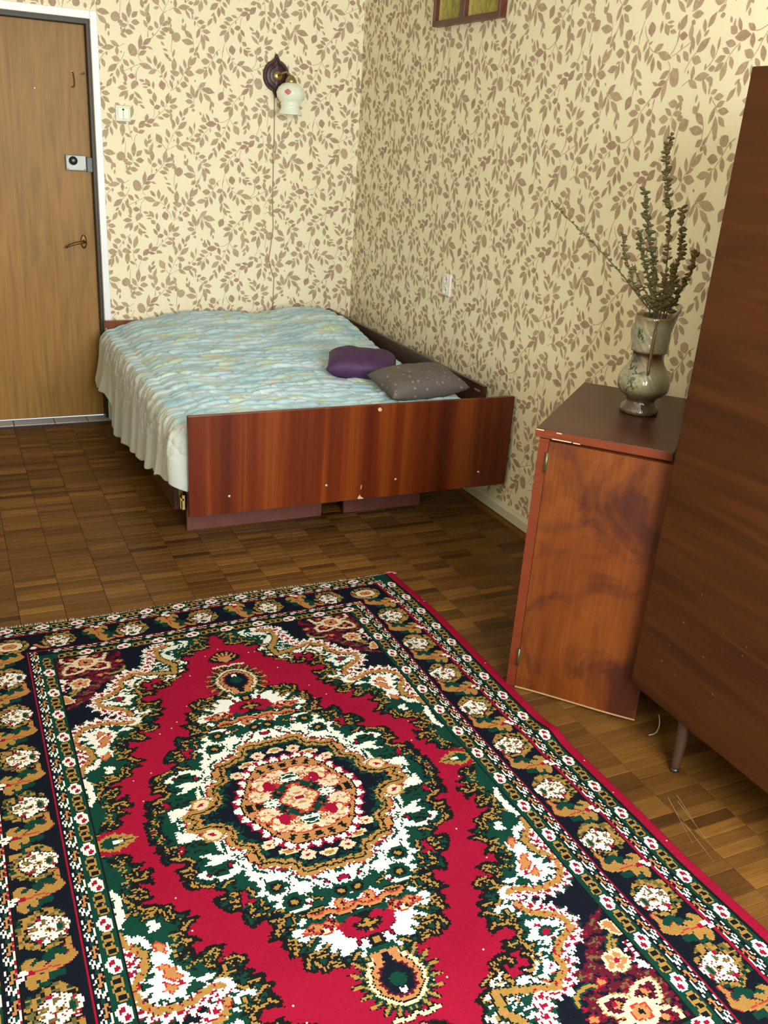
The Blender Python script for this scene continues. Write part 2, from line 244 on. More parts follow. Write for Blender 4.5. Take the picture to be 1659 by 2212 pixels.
for q,d,cx,cy in sticks[:300]:
    o=bpy.data.objects.new('plank',me); COLL.objects.link(o); o.parent=fl; o.location=(cx,cy,rnd.uniform(-.0007,.0003)); o.rotation_euler=(rnd.uniform(-.006,.006),rnd.uniform(-.002,.002),0)
mb=MB()
for q,d,cx,cy in sticks[300:]:
    z=rnd.uniform(-.0007,.0003); t=rnd.uniform(-.006,.006); mb.add([(cx+x,cy+y,z+w+t*y) for x,y,w in sv],sf)
tag(mb.build('parquet_field',PQ2,fl),kind='stuff')
# pale scuffs beside the wardrobe leg
mb=MB()
for (xa,ya),(xb,yb) in (((-.60,-3.70),(-.66,-3.86)),((-.585,-3.72),(-.625,-3.90)),((-.57,-3.70),(-.60,-3.80)),((-.63,-3.80),(-.655,-3.93))):
    L=math.hypot(xb-xa,yb-ya); nx,ny=-(yb-ya)/L*.0008,(xb-xa)/L*.0008; mb.add([(xa+nx,ya+ny,.0006),(xa-nx,ya-ny,.0006),(xb-nx*.4,yb-ny*.4,.0006),(xb+nx*.4,yb+ny*.4,.0006)],[(0,1,2,3)])
mb.build('scuff',plain('scuffed_varnish',(.24,.17,.09),.6),fl)
# skirtings
mb=MB(); mb.add([(0,-.001,0),(0,-.001,.012),(-.0,-.001,.078),(-.010,-.001,.078),(-.024,-.001,.068),(-.024,-.001,.02),(-.024,-.001,.0)],[])
def skirt(name,prof,y0,y1,mat,axis='y'):
    n=len(prof); v=[(x,y0,z) if axis=='y' else (y0,x,z) for x,z in prof]+[(x,y1,z) if axis=='y' else (y1,x,z) for x,z in prof]
    return MB().add(v,[tuple(range(n)),tuple(range(n,2*n))[::-1]]+[(i,(i+1)%n,n+(i+1)%n,n+i) for i in range(n)]).build(name,mat)
BB=plain('cream_skirting_paint',(.66,.64,.53),.45,var=.06)
prof=[(0,.026),(-.024,.026),(-.024,.066),(-.016,.076),(0,.078)]
bs=tag(skirt('baseboard_right',prof,YR,-.001,BB),kind='structure')
q=skirt('quarter_round',[(0,0),(-.036,0),(-.034,.012),(-.026,.022),(0,.025)],YR,-.001,wood('skirting_strip_wood',[(.3,(.17,.075,.012)),(.7,(.25,.115,.02))],'y',20,1,.45)); q.parent=bs
tag(skirt('baseboard_back',prof,DX1+.036,-.03,BB,'x'),kind='structure')
# ------------------------------------------------------------------ door
DOORW=wood('brown_oak_laminate',[(.25,(0.2130,0.1108,0.0215)),(.45,(0.2670,0.1434,0.0306)),(.6,(0.3053,0.1676,0.0377)),(.8,(0.2386,0.1250,0.0247))],'z',8,.9,.5,.2,3.2,0,.05,8,spec=.35)
JAMB=plain('dark_brown_frame_paint',(.022,.017,.014),.5)
door=tag(MB().box(DX0+.012,-1.455,.08,.118,.012,1.990,.003).build('door_1',DOORW),kind='structure')
mb=MB(); mb.box(-1.4545,DX1,.02,.119,0,DZ); mb.box(DX0,DX0+.0115,.02,.119,0,DZ); mb.box(DX0+.0115,-1.4545,.02,.119,1.992,DZ)
tag(mb.build('trim_1',JAMB),kind='structure')
mb=MB(); mb.box(DX1,DX1+.034,-.012,-.0006,0,DZ+.036,.003); mb.box(DX0-.034,DX0,-.012,-.0006,0,DZ+.036,.003); mb.box(DX0,DX1,-.012,-.0006,DZ,DZ+.036,.003)
tag(mb.build('trim_2',plain('blue_white_frame_paint',(.80,.86,.93),.4,var=.04)),kind='structure')
th=tag(MB().box(DX0,DX1,-.03,.078,.0003,.006).build('reflection_strip',plain('reflection_strip_bed',(.05,.05,.06),.6)),kind='structure')  # strip added for the reflection on the floor sticks under the door
TH=wood('painted_floor_reflection',[(.3,(.30,.34,.42)),(.7,(.46,.51,.60))],'x',30,3,.22,.15)  # reflected outside light put into the pale blue-grey colour
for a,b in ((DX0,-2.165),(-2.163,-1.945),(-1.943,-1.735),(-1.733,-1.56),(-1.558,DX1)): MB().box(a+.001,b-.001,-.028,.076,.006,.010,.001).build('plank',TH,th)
STEEL=plain('brushed_zinc',(.30,.33,.31),.5,.6); BRASSD=plain('tarnished_brass',(.16,.095,.035),.45,.8); BLACKP=plain('black_plastic',(.012,.013,.014),.3)
lk=MB().box(-1.583,-1.483,.052,.0798,1.318,1.392,.004).build('lock_case',STEEL,door); MB().lathe([(.021,0),(.021,.012),(.017,.02),(.006,.022)],(-1.548,.052,1.366),20,'y').build('lock_knob',BLACKP,lk,smooth=True)
for x,z in ((-1.574,1.384),(-1.574,1.326),(-1.492,1.326)): MB().lathe([(.004,0),(.004,.002),(.001,.003)],(x,.052,z),10,'y').build('screw',STEEL,lk)
MB().box(-1.481,-1.452,.046,.0798,1.314,1.385,.003).build('strike_box',plain('grey_steel',(.13,.16,.16),.55,.3),door)
hp=MB(); hp.lathe([(1,0),(1,.5),(.9,.9),(.6,1)],(0,0,0),24,'y'); hp.v=[(-1.515+x*.016,.0798+y*.008,.965+z*.036) for x,y,z in hp.v]; hd=hp.build('handle_plate',BRASSD,door,smooth=True)
MB().tube([(-1.515,.074,.968),(-1.515,.045,.966),(-1.53,.036,.965),(-1.56,.034,.960),(-1.59,.035,.950),(-1.612,.037,.938)],[.008,.008,.0075,.007,.006,.005],10).build('handle_lever',BRASSD,hd,smooth=True)
mb=MB(); mb.tube([(-1.527,.078,1.775),(-1.520,.066,1.772),(-1.517,.064,1.74),(-1.518,.064,1.712),(-1.524,.06,1.706),(-1.530,.062,1.712)],.0028,8); mb.box(-1.533,-1.521,.076,.0798,1.765,1.785,.001); mb.build('coat_hook',BRASSD,door)
MB().tube([(-1.470,.0798,1.775),(-1.470,.06,1.775),(-1.475,.05,1.772),(-1.482,.05,1.768)],.003,8).build('latch_pin',BRASSD,door)
MB().lathe([(.0045,0),(.0045,.003),(.002,.004)],(-1.705,.0798,1.69),12,'y').build('peephole',plain('pale_brass',(.6,.5,.3),.3,.7),door)
# ------------------------------------------------------------------ light switch, wall socket
SWM=plain('greenish_white_plastic',(.60,.66,.50),.35,var=.04)
sw=tag(empty('light_switch',(-1.300,-.001,1.604)),'greenish white two key light switch on the wallpaper beside the door','switch')
MB().box(-.038,.038,-.010,0,-.038,.038,.004).build('switch_frame',SWM,sw)
for s in (-1,1): MB().box(min(0,s*.026)+(.0006 if s>0 else 0),max(0,s*.026)-(.0006 if s<0 else 0),-.0145,-.0102,-.026,.026,.0015).build('rocker',plain('ivory_rocker',(.68,.70,.56),.3,var=.03),sw)
MB().lathe([(1,0),(1,.0008)],(0,-.0147,.018),12,'y').build('dark_mark',plain('soot_mark',(.03,.025,.02),.8),sw); bpy.data.objects['dark_mark'].scale=(.006,1,.004); bpy.data.objects['dark_mark'].location=(0,-.0,.018*(1-.004)); 
so=tag(empty('wall_socket',(-.001,-1.188,.942)),'white twin wall socket on the patterned wall above the bed','socket')
SOC=plain('white_socket_plastic',(.80,.80,.78),.3,var=.03)
MB().box(-.012,0,-.038,.038,-.052,.052,.004).build('socket_plate',SOC,so)
for z in (.025,-.025):
    c=MB().lathe([(.020,0),(.020,.003),(.0175,.0045),(.0165,.001)],(-.012,0,z),24,'x').build('socket_ring',SOC,so,smooth=True)
    for dy in (-.008,.008): MB().lathe([(.0028,0),(.0028,.0006)],(-.0132,dy,z),10,'x').build('pin_hole',BLACKP,c)
# ------------------------------------------------------------------ wall lamp with its cord
WD=plain('dark_plum_stained_wood',(.045,.013,.018),.42,var=.3,scale=40); BR=plain('aged_brass',(.36,.28,.12),.32,.85)
lamp=tag(empty('wall_lamp',(-.494,0,1.843)),'wall lamp with turned dark wood plate and milky glass shade','lamp')
def plate(rw,rh,tip,n=96):
    out=[]
    for k in range(n):
        a=2*PI*k/n; x,z=math.cos(a)*rw,math.sin(a)*rh
        w=abs(math.sin(a)); 
        if w>.965: t=(w-.965)/.035; z+=math.copysign(tip*t**1.1,math.sin(a)); x*=(1-.25*t)
        out.append((x,z))
    return out
mb=MB(); ring=[(1,0),(1,.010),(.95,.016),(.86,.016),(.82,.021),(.70,.023),(.66,.018),(.58,.019),(.54,.025),(.42,.027),(.2,.028)]
o=[plate(.073*s,.078*s,.028*s) for s,_ in ring]; n=len(o[0]); v=[(x,-h-.0006,z) for (s,h),pl in zip(ring,o) for x,z in pl]; f=[tuple(range(n)),tuple(range((len(ring)-1)*n,len(ring)*n))]
for i in range(len(ring)-1): f+=[(i*n+k,i*n+(k+1)%n,(i+1)*n+(k+1)%n,(i+1)*n+k) for k in range(n)]
soft(mb.add(v,f).build('back_plate',WD,lamp),50)
MB().lathe([(.024,.028),(.026,.031),(.022,.036),(.012,.040),(.006,.041)],(0,0,0),28,'y').build('brass_rosette',BR,lamp,smooth=True)
MB().tube([(0,-.036,0),(.010,-.075,.012),(.024,-.105,.018),(.038,-.118,.006),(.042,-.120,-.018)],.0055,10).build('arm',BR,lamp,smooth=True)
hd=(.043,-.12,0)
MB().lathe([(.008,.006),(.016,.0),(.028,-.016),(.031,-.032),(.027,-.036)],hd,28).build('lamp_holder',BR,lamp,smooth=True)
m=NT('opal_glass',.12); m.col((.78,.86,.76)); m.b.inputs['Subsurface Weight'].default_value=.35; m.b.inputs['Subsurface Radius'].default_value=(.03,.03,.025); m.b.inputs['Coat Weight'].default_value=.5; OPAL=m.mat
out=[(.026,-.030),(.048,-.040),(.066,-.056),(.075,-.078),(.072,-.100),(.060,-.118),(.050,-.128),(.052,-.133),(.055,-.137),(.050,-.142),(.049,-.152),(.055,-.166),(.063,-.178),(.066,-.184)]
shade=MB().lathe(out+[(r-.003,z) for r,z in out[::-1]],hd,40,cap=False).build('lamp_shade',OPAL,lamp,smooth=True)
mb=MB()
for k in range(9):
    a=2*PI*k/9; mb.lathe([(1,0),(1,1)],(0,0,0),8); 
v=[];f=[]
for i in range(7):
    for j in range(5):
        a=-PI/2-.52+(i-3)*.075; zz=-.078+(j-2)*.006*(1.3-abs(i-3)*.3); r=.0765; v.append((hd[0]+r*math.cos(a),hd[1]+r*math.sin(a),hd[2]+zz))
for i in range(6):
    for j in range(4): f.append((i*5+j,i*5+j+1,i*5+j+6,i*5+j+5))
MB().add(v,f).build('painted_flower',plain('faded_red_transfer',(.52,.16,.15),.4,var=.3,scale=120),shade,smooth=True)
CORD=plain('old_cream_cord',(.36,.27,.15),.6)
cp=[(-.502,1.745),(-.499,1.62),(-.4985,1.54),(-.500,1.49)]; cq=[(-.501,1.425),(-.500,1.33),(-.502,1.22),(-.494,1.07),(-.517,.895),(-.500,.83),(-.484,.79),(-.486,.70),(-.490,.60)]
for pts in (cp,cq): MB().tube([(x+.494,-.004,z-1.843) for x,z in pts],.0028,6).build('cord',CORD,lamp,smooth=True)
c=MB().box(-.012,.004,-.016,-.001,-.420,-.352,.005).build('cord_switch',plain('cream_bakelite',(.46,.38,.22),.4),lamp); MB().lathe([(.003,0),(.003,.002)],(-.004,-.016,-.375),10,'y').build('switch_button',BLACKP,c)
# ------------------------------------------------------------------ framed pictures high on the right wall
FR=wood('dark_red_frame_wood',[(.3,(.070,.018,.010)),(.7,(.13,.035,.018))],'y',30,2,.35,.3)
m=NT('faded_yellow_print',.55); n=m.noise(m.co(),14,4,.6,.8); c=m.ramp(n,[(.3,(.10,.13,.035)),(.45,(.34,.31,.06)),(.58,(.46,.40,.09)),(.72,(.20,.20,.05))]); m.col(c); PRINT=m.mat
MAT=plain('yellowed_mount',(.62,.56,.20),.6)
for y0,y1,lab in ((-.876,-1.146,'dark framed yellow green picture on the right wall, the one nearer the corner'),(-1.150,-1.470,'dark framed yellow green picture on the right wall, the one nearer the camera')):
    p=tag(empty('framed_picture',(-.001,(y0+y1)/2,2.066)),lab,'picture','framed pictures side by side'); h=abs(y1-y0)/2; H=.44
    mb=MB(); mb.box(-.034,0,h-.020,h,0,H,.002); mb.box(-.034,0,-h,-h+.020,0,H,.002); mb.box(-.034,0,-h+.020,h-.020,0,.022,.002); mb.box(-.034,0,-h+.020,h-.020,H-.022,H,.002); mb.build('frame',FR,p)
    MB().box(-.012,-.002,-h+.020,h-.020,.022,H-.022).build('mount',MAT,p); MB().box(-.0135,-.0121,-h+.024,h-.050,.026,H-.04).build('print',PRINT,p)
# ------------------------------------------------------------------ bed
MAH=wood('striped_mahogany',[(.22,(0.0313,0.0040,0.0012)),(.38,(0.0736,0.0101,0.0019)),(.50,(0.1104,0.0178,0.0026)),(.60,(0.1748,0.0372,0.0043)),(.72,(0.0874,0.0134,0.0022)),(.85,(0.0460,0.0065,0.0015))],'z',7.5,.22,.36,.25,.35,.12,.05,7,spec=.32)
DMAH=wood('dark_mahogany',[(.3,(.024,.0045,.002)),(.7,(.055,.011,.004))],'y',10,.5,.35,.3,.4,.2)
RAW=plain('raw_board_edge',(.36,.22,.11),.7); CHIP=plain('chipped_veneer',(.52,.36,.24),.7)
bed=tag(empty('bed',(-.73,-.95,0)),'wide low bed with striped reddish mahogany boards in the corner','bed')
B=bed.location
def bp(mb,name,mat,par=None,sm=False):
    mb.v=[(x-B.x,y-B.y,z-B.z) for x,y,z in mb.v]; return mb.build(name,mat,par or bed,smooth=sm)
foot=bp(MB().box(-1.446,-.022,-1.905,-1.885,.178,.581,.0015),'footboard',MAH)
for x,z in ((-1.289,.25),(-.884,.255),(-.571,.252),(-.167,.248)): bp(MB().lathe([(.0065,0),(.006,.003),(.003,.005)],(x,-1.905,z),14,'y'),'screw',plain('bright_screw',(.75,.75,.72),.22,.9),foot,True)
for pts in ([(-.674,.566),(-.668,.571),(-.660,.568),(-.655,.560),(-.662,.553),(-.672,.557)],[(-.742,.185),(-.732,.20),(-.729,.192),(-.712,.1795),(-.738,.1795)],[(-.731,.225),(-.728,.243),(-.725,.24),(-.727,.222)]):
    bp(MB().add([(x,-1.9053,z) for x,z in pts],[tuple(range(len(pts)))]),'veneer_chip',CHIP,foot)
bp(MB().box(-1.446,-.022,-.052,-.032,.13,.570,.0015),'headboard',MAH)
bp(MB().add([(-1.4445,-.0523,.535),(-1.425,-.0523,.515),(-1.432,-.0523,.475),(-1.4445,-.0523,.46)],[(0,1,2,3)]),'veneer_chip',CHIP,bed)
bp(MB().box(-.165,-.147,-1.872,-.054,.26,.624,.002),'wall_rail',DMAH)
bp(MB().box(-.1662,-.1651,-1.845,-1.80,.592,.600),'staple',STEEL,bpy.data.objects['wall_rail'])
bp(MB().box(-1.436,-.17,-1.884,-.054,.258,.30),'slat_base',DMAH)
bp(MB().box(-1.436,-1.418,-1.60,-.054,.088,.256,.0015),'side_board',DMAH)
bp(MB().box(-1.4175,-1.400,-1.602,-1.585,.10,.256),'side_post',RAW)
mb=MB(); mb.box(-1.412,-1.400,-1.640,-1.6025,.10,.165,.001); mb.box(-1.420,-1.4155,-1.640,-1.6025,.105,.155,.001); mb.lathe([(.006,0),(.006,.03)],(-1.410,-1.61,.145),10,'y'); bp(mb,'corner_bracket',plain('bright_brass',(.80,.66,.20),.25,.95))
PL=plain('worn_plum_plinth_paint',(.105,.033,.025),.5,var=.35,scale=18)
for x0,x1 in ((-1.392,-.791),(-.683,-.30)): bp(MB().box(x0,x1,-1.635,-1.615,.0015,.257,.001),'plinth_board',PL)
for y in (-.30,-.95): bp(MB().box(-1.39,-.30,y-.01,y+.01,.0015,.257),'plinth_board',DMAH)
bp(MB().box(-1.415,-.19,-1.868,-.075,.3005,.50,.04),'mattress',plain('mattress_ticking',(.5,.5,.45),.9))
# bedspread
def interp(y,t): return np.interp(y,[a for a,_ in t],[b for _,b in t])
HEM=[(-1.868,.275),(-1.75,.282),(-1.62,.255),(-1.446,.222),(-1.25,.20),(-1.087,.178),(-.85,.140),(-.66,.113),(-.55,.128),(-.48,.16),(-.43,.235),(-.36,.262),(-.19,.25),(-.055,.29)]
NY,NT_,NS=300,230,70
ys=np.linspace(-1.880,-.058,NY)
def top(x,y):
    z=.540+.012*np.cos((y+1.2)*2.2)+.010*np.sin(x*3+1)*np.sin(y*2.3)
    def lump(cx,cy,rx,ry,a,p=3): return a/(1+(np.abs((x-cx)/rx)**p+np.abs((y-cy)/ry)**p))
    z=z+lump(-.93,-.20,.33,.30,.070)+lump(-.34,-.36,.25,.42,.105)-lump(-.625,-.15,.07,.3,.018,2)
    z=z-.05*np.clip((-.055-y-.0)*-1/.0001+0,0,0)
    return z
def quilt(x,y):
    yy=y/.029+.75*np.sin(x*8.5+1.7*np.sin(y*6))+.35*np.sin(x*23+y*11)+.3*np.sin(x*4+y*31); row=np.floor(yy)
    ph=x/.115+.41*row+.5*np.sin(row*2.7)+.25*np.sin(x*31+row); seg=np.floor(ph)
    h=np.abs(np.sin(PI*yy))**.55*(.35+.65*np.abs(np.sin(PI*ph))**.5)
    amp=.55+.45*np.sin(row*3.1+seg*5.3)
    d1=np.abs(((x*.86+y*.95+.01*np.sin(y*20))/.125)%1-.5)*2; d2=np.abs(((x*.95-y*.8+.01*np.sin(x*18))/.19)%1-.5)*2
    g=np.exp(-((1-d1)/.10)**2)*.8+np.exp(-((1-d2)/.06)**2)*.4
    return .0155*h*amp-.0105*g
V=[];sd=[]
for y in ys:
    xr=-.184+.0*y
    t=np.linspace(0,1,NT_); x=xr+(-1.405-xr)*t; z=top(x,np.full_like(x,y))
    z=z-.075*np.clip(1-(xr-x)/.075,0,1)**2.2
    edge=np.clip((x+1.245)/(-.16),0,1); 
    z=z-.035*edge**2.4
    z=z+quilt(x,np.full_like(x,y))*np.clip((xr-x)/.05,.2,1)
    V.append(np.stack([x,np.full_like(x,y),z],1))
    s=np.linspace(0,1,NS+1)[1:]; zh=interp(y,HEM)+.004*math.sin(y*41); z0=z[-1]
    fold=np.sin(2*PI*(y/.21+.22*np.sin(y*5.3)+.10*s))*.65+np.sin(2*PI*(y/.105+.2*np.sin(y*3.1)+.25*s)+1.3)*.25
    round_=np.sin(np.clip(s/.22,0,1)*PI/2)
    xx=-1.405-.062*round_-.018*s-.030*s*(fold*.5+.5)-.030*math.exp(-((y+.25)/.10)**2)*s**2
    if y<-1.70: xx=xx-.012*math.sin((y+1.87)*22)*np.sin(s*PI)
    kk=float(np.clip((-1.775-y)/.105,0,1)); xx=xx+.085*kk**2*np.clip(s*6,0,1)
    zz=z0-.032*(1-np.cos(np.clip(s/.22,0,1)*PI/2))-(z0-.032-zh)*np.clip((s-.10)/.90,0,1)
    xx=xx-quilt(zz*1.3+.3,np.full_like(zz,y))*np.clip(1-s*1.4,0,1)
    V.append(np.stack([xx,np.clip(y+.012*s*math.cos(2*PI*y/.165),-1.8815,-.0565),zz],1))
V=np.concatenate(V); W_=NT_+NS; idx=np.arange(NY*W_).reshape(NY,W_)
F=np.stack([idx[:-1,:-1],idx[:-1,1:],idx[1:,1:],idx[1:,:-1]],-1).reshape(-1,4)
def npmesh(name,v,f):
    me=bpy.data.meshes.new(name); me.vertices.add(len(v)); me.vertices.foreach_set('co',np.asarray(v,np.float32).ravel()); n=f.shape[1]
    me.loops.add(f.size); me.loops.foreach_set('vertex_index',f.astype(np.int32).ravel()); me.polygons.add(len(f)); me.polygons.foreach_set('loop_start',np.arange(0,f.size,n,dtype=np.int32)); me.polygons.foreach_set('loop_total',np.full(len(f),n,np.int32)); me.update(calc_edges=True); return me
m=NT('pastel_quilted_satin',.34,.6); co=m.co(); xyz=m.sep(co)
v=m.co((4.5,13,9)); n1=m.noise(v,1,3); n2=m.noise(m.co((5,12,8),rot=(0,0,.3)),1.15,3); n3=m.noise(m.co((6,14,7),rot=(.4,0,-.3)),1.3,3)
c=m.mix((.25,.44,.53),(.52,.72,.80),m.ramp(n1,[(.35,0.0),(.7,1.0)])); c=m.mix(c,(.50,.58,.30),m.ramp(n2,[(.54,0.0),(.66,.7)])); c=m.mix(c,(.58,.43,.33),m.ramp(n3,[(.60,0.0),(.69,.6)])); c=m.mix(c,(.47,.47,.66),m.ramp(m.noise(m.co((4,10,6),rot=(0,0,.8)),1.2,3),[(.58,0.0),(.7,.6)]))
hem=m.ramp(m.math('ADD',m.math('MULTIPLY',xyz[0],-1.0),m.math('MULTIPLY',n1,.10)),[(0.0,0.0),(1.0,1.0)])
side=m.n('ShaderNodeMapRange'); m.set(side.inputs[0],m.math('ADD',xyz[0],m.math('MULTIPLY',n1,-.05))); side.inputs[1].default_value=-1.462; side.inputs[2].default_value=-1.492
c=m.mix(c,(.50,.56,.54),side.outputs[0]); m.col(c); m.b.inputs['Sheen Weight'].default_value=.15; SATIN=m.mat
sp=obj('bedspread',npmesh('bedspread',V,F),SATIN,smooth=True); md=sp.modifiers.new('thick','SOLIDIFY'); md.thickness=.006; md.offset=-1
tag(sp,'pale blue green quilted satin bedspread draped over the bed','bedspread')
# cushions
def cushion(name,sx,sy,sz,mat,loc,rot,pinch=.10,seed=0,n=36):
    v=[];f=[]
    for side in (1,-1):
        for i in range(n+1):
            for j in range(n+1):
                a,b=-1+2*i/n,-1+2*j/n; p=1-pinch*(1-a*a*1.0)*b*b; q=1-pinch*(1-b*b)*a*a
                x,y=a*q,b*p; h=max(0,(1-abs(a)**3.2)*(1-abs(b)**3.2))**.5
                w=.06*math.sin(a*5+seed)*math.sin(b*4+seed*2)+.03*math.sin(a*13+b*9+seed)
                v.append((x*sx,y*sy,side*sz*h*(1+w)))
    N=(n+1)**2
    for s in (0,1):
        for i in range(n):
            for j in range(n):
                q=[s*N+i*(n+1)+j,s*N+i*(n+1)+j+1,s*N+(i+1)*(n+1)+j+1,s*N+(i+1)*(n+1)+j]; f.append(tuple(q if s else q[::-1]))
    o=MB().add(v,f).build(name,mat,smooth=True); bm=bmesh.new(); bm.from_mesh(o.data); bmesh.ops.remove_doubles(bm,verts=bm.verts,dist=1e-5); bm.to_mesh(o.data); bm.free()
    o.location=loc; o.rotation_euler=rot; return o
m=NT('plum_satin',.55,.25); n=m.noise(m.co(),26,4); m.col(m.mix((.040,.017,.060),(.070,.030,.095),n)); m.bump(n,.25,.01)
o=cushion('cushion',.160,.125,.062,m.mat,(-.505,-1.352,.612),(.10,.02,-.42),.03,1); tag(o,'plum purple satin cushion lying flat on the bedspread','cushion','cushions on the bed')
m=NT('grey_brocade',.6,.3); co=m.co(); vo=m.n('ShaderNodeTexVoronoi'); m.set(vo.inputs['Vector'],m.co((1,1,1))); vo.inputs['Scale'].default_value=34; n=m.noise(co,90,3)
k=m.ramp(m.math('ADD',vo.outputs['Distance'],m.math('MULTIPLY',n,.5)),[(.38,1.0),(.50,0.0)]); m.col(m.mix((.105,.088,.082),(.22,.20,.195),k)); m.bump(n,.2,.004)
o=cushion('cushion',.190,.130,.058,m.mat,(-.382,-1.680,.608),(.14,-.06,.03),.09,3); tag(o,'taupe grey brocade cushion with pointed corners near the footboard','cushion','cushions on the bed')
# ------------------------------------------------------------------ wardrobe
WR=wood('old_brown_walnut_veneer',[(.25,(0.0163,0.0042,0.0012)),(.42,(0.0394,0.0112,0.0024)),(.56,(0.0571,0.0177,0.0034)),(.72,(0.0299,0.0083,0.0019)),(.9,(0.0449,0.0136,0.0029))],'y',5.5,.6,.5,.3,1.1,0,.06,9,rot=(.16,0,0),spec=.22)
wr=tag(empty('wardrobe',(-.28,-4.10,0)),'large dark brown veneered wardrobe on slim legs at the right','wardrobe'); B=wr.location
def wp(mb,name,mat,par=None,sm=False):
    mb.v=[(x-B.x,y-B.y,z-B.z) for x,y,z in mb.v]; return mb.build(name,mat,par or wr,smooth=sm)
wp(MB().box(-.514,-.045,-4.78,-3.414,.172,1.774,.002),'carcass',WR)
wp(MB().box(-.531,-.5145,-4.78,-3.413,.170,1.776,.004),'front_panel',WR)
mb=MB()
for k in range(20):
    y=rnd.uniform(-4.3,-3.45); z=rnd.uniform(.19,.55)**1.0; a=rnd.uniform(.0015,.005); b=rnd.uniform(.001,.004); mb.add([(-.5313,y-a,z),(-.5313,y,z-b),(-.5313,y+a,z+b*.3),(-.5313,y,z+b)],[(0,1,2,3)])
tag(wp(mb,'worn_specks',plain('worn_varnish',(.11,.06,.035),.6),bpy.data.objects['front_panel']),kind='stuff')
LEG=plain('dark_brown_leg',(.055,.028,.018),.38)
for x,y in ((-.503,-3.615),(-.10,-3.615),(-.503,-4.60),(-.10,-4.60)):
    l=wp(MB().lathe([(.011,.006),(.0125,.02),(.018,.16),(.018,.1718)],(x,y,0),18),'leg',LEG,None,True); wp(MB().lathe([(.013,.0012),(.014,.004),(.011,.012)],(x,y,0),18),'foot_cap',BLACKP,l,True)
# ------------------------------------------------------------------ corner cabinet (turned a little over 45 degrees)
CA=math.radians(-48.5); ex=Vector((math.cos(CA),math.sin(CA),0)); ey=Vector((-ex.y,ex.x,0))
cab=tag(empty('cabinet',(-.705,-3.088,0),CA),'small orange brown cabinet with one hinged door standing askew against the wall','cabinet')
ORW=NT('orange_stained_plywood',.42,.28)
m=ORW; v=m.co((5,5,1.8)); a=m.noise(v,1.2,5,.6,.9); c=m.ramp(a,[(.28,(0.0725,0.0163,0.0027)),(.45,(0.1110,0.0266,0.0037)),(.62,(0.1443,0.0385,0.0052)),(.8,(0.0999,0.0229,0.0034))]); b=m.noise(m.co((3.2,3,3.0)),1.35,4,.6,1.0)
c=m.mix(c,(.036,.008,.005),m.ramp(b,[(.49,0.0),(.63,.85)])); fi=m.noise(m.co((160,160,4)),1,3); c=m.mix(c,m.ramp(fi,[(.3,(.8,.8,.8)),(.7,(1.1,1.1,1.1))]),1.0,'MULTIPLY'); m.col(c); m.bump(fi,.05,.002); m.b.inputs['Coat Weight'].default_value=.06; m.b.inputs['Coat Roughness'].default_value=.25; ORW=m.mat
TOPW=wood('brown_cabinet_top',[(.3,(0.0496,0.0144,0.0080)),(.7,(0.0736,0.0224,0.0120))],'x',9,1.2,.34,.22,.5,.1,spec=.3); EDGE=wood('red_brown_edge',[(.3,(0.0978,0.0179,0.0059)),(.7,(0.1403,0.0281,0.0085))],'x',14,2,.45,.2,spec=.25)
CW,CD,CH=.345,.615,.849
mb=MB(); mb.box(.0,.018,.004,CD,.004,CH-.027,.001); mb.box(CW-.018,CW,.004,CD,.004,CH-.027,.001); mb.box(.018,CW-.018,CD-.012,CD,.004,CH-.027); mb.box(.018,CW-.018,.02,CD-.012,.03,.048); mb.box(.018,CW-.018,.02,CD-.012,CH-.045,CH-.027)
mb.build('carcass',EDGE,cab); MB().box(.018,CW-.018,.03,CD-.013,.40,.416).build('shelf',EDGE,cab)
tp=MB().box(-.030,CW+.006,-.014,CD+.012,CH-.027,CH,.004).build('cabinet_top',TOPW,cab)
MB().box(-.0302,CW+.004,-.0165,-.0142,CH-.0245,CH-.003,.0008).build('edge_strip',EDGE,tp)
for x0,x1,z in ((-.028,-.006,-.0035),(.02,.075,-.024),(.08,.10,-.0245),(.03,.045,-.0045)): MB().box(x0,x1,-.0172,-.0164,CH+z-.001,CH+z+.0016).build('worn_patch',CHIP,tp)
# door: a warped ply leaf, a little ajar, hung on the left
DWid,DHt=.375,CH-.032; nx,nz=14,20; v=[];f=[]
def leafy(u,w): return -.020*math.sin(u*PI*.5)**2*(.35+.65*(1-w))-.010*math.sin(PI*u)*0
for t in (0,1):
    for i in range(nx+1):
        for j in range(nz+1):
            u,w=i/nx,j/nz; v.append((.014+u*DWid,-.002-.016*t+ (leafy(u,w)),.006+.014*u*(1-w)+w*(DHt-.006-.014*u*(1-w))))
N=(nx+1)*(nz+1); id_=lambda t,i,j:t*N+i*(nz+1)+j
for t in (0,1):
    for i in range(nx):
        for j in range(nz): q=(id_(t,i,j),id_(t,i+1,j),id_(t,i+1,j+1),id_(t,i,j+1)); f.append(q)
for i in range(nx): f+= [(id_(0,i,0),id_(0,i+1,0),id_(1,i+1,0),id_(1,i,0)),(id_(0,i,nz),id_(0,i+1,nz),id_(1,i+1,nz),id_(1,i,nz))]
for j in range(nz): f+= [(id_(0,0,j),id_(0,0,j+1),id_(1,0,j+1),id_(1,0,j)),(id_(0,nx,j),id_(0,nx,j+1),id_(1,nx,j+1),id_(1,nx,j))]
dr=soft(MB().add(v,f).build('cabinet_door',ORW,cab),50); dr.location=(0,0,0)
v=[];n=nx
for i in range(nx+1):
    u=i/nx; y=-.0185+leafy(u,0); z=.006+.014*u; v+=[(.014+u*DWid,y,z-.002),(.014+u*DWid,y-.0006,z+.004)]
MB().add(v,[(2*i,2*i+2,2*i+3,2*i+1) for i in range(nx)]).build('raw_bottom_edge',RAW,dr)
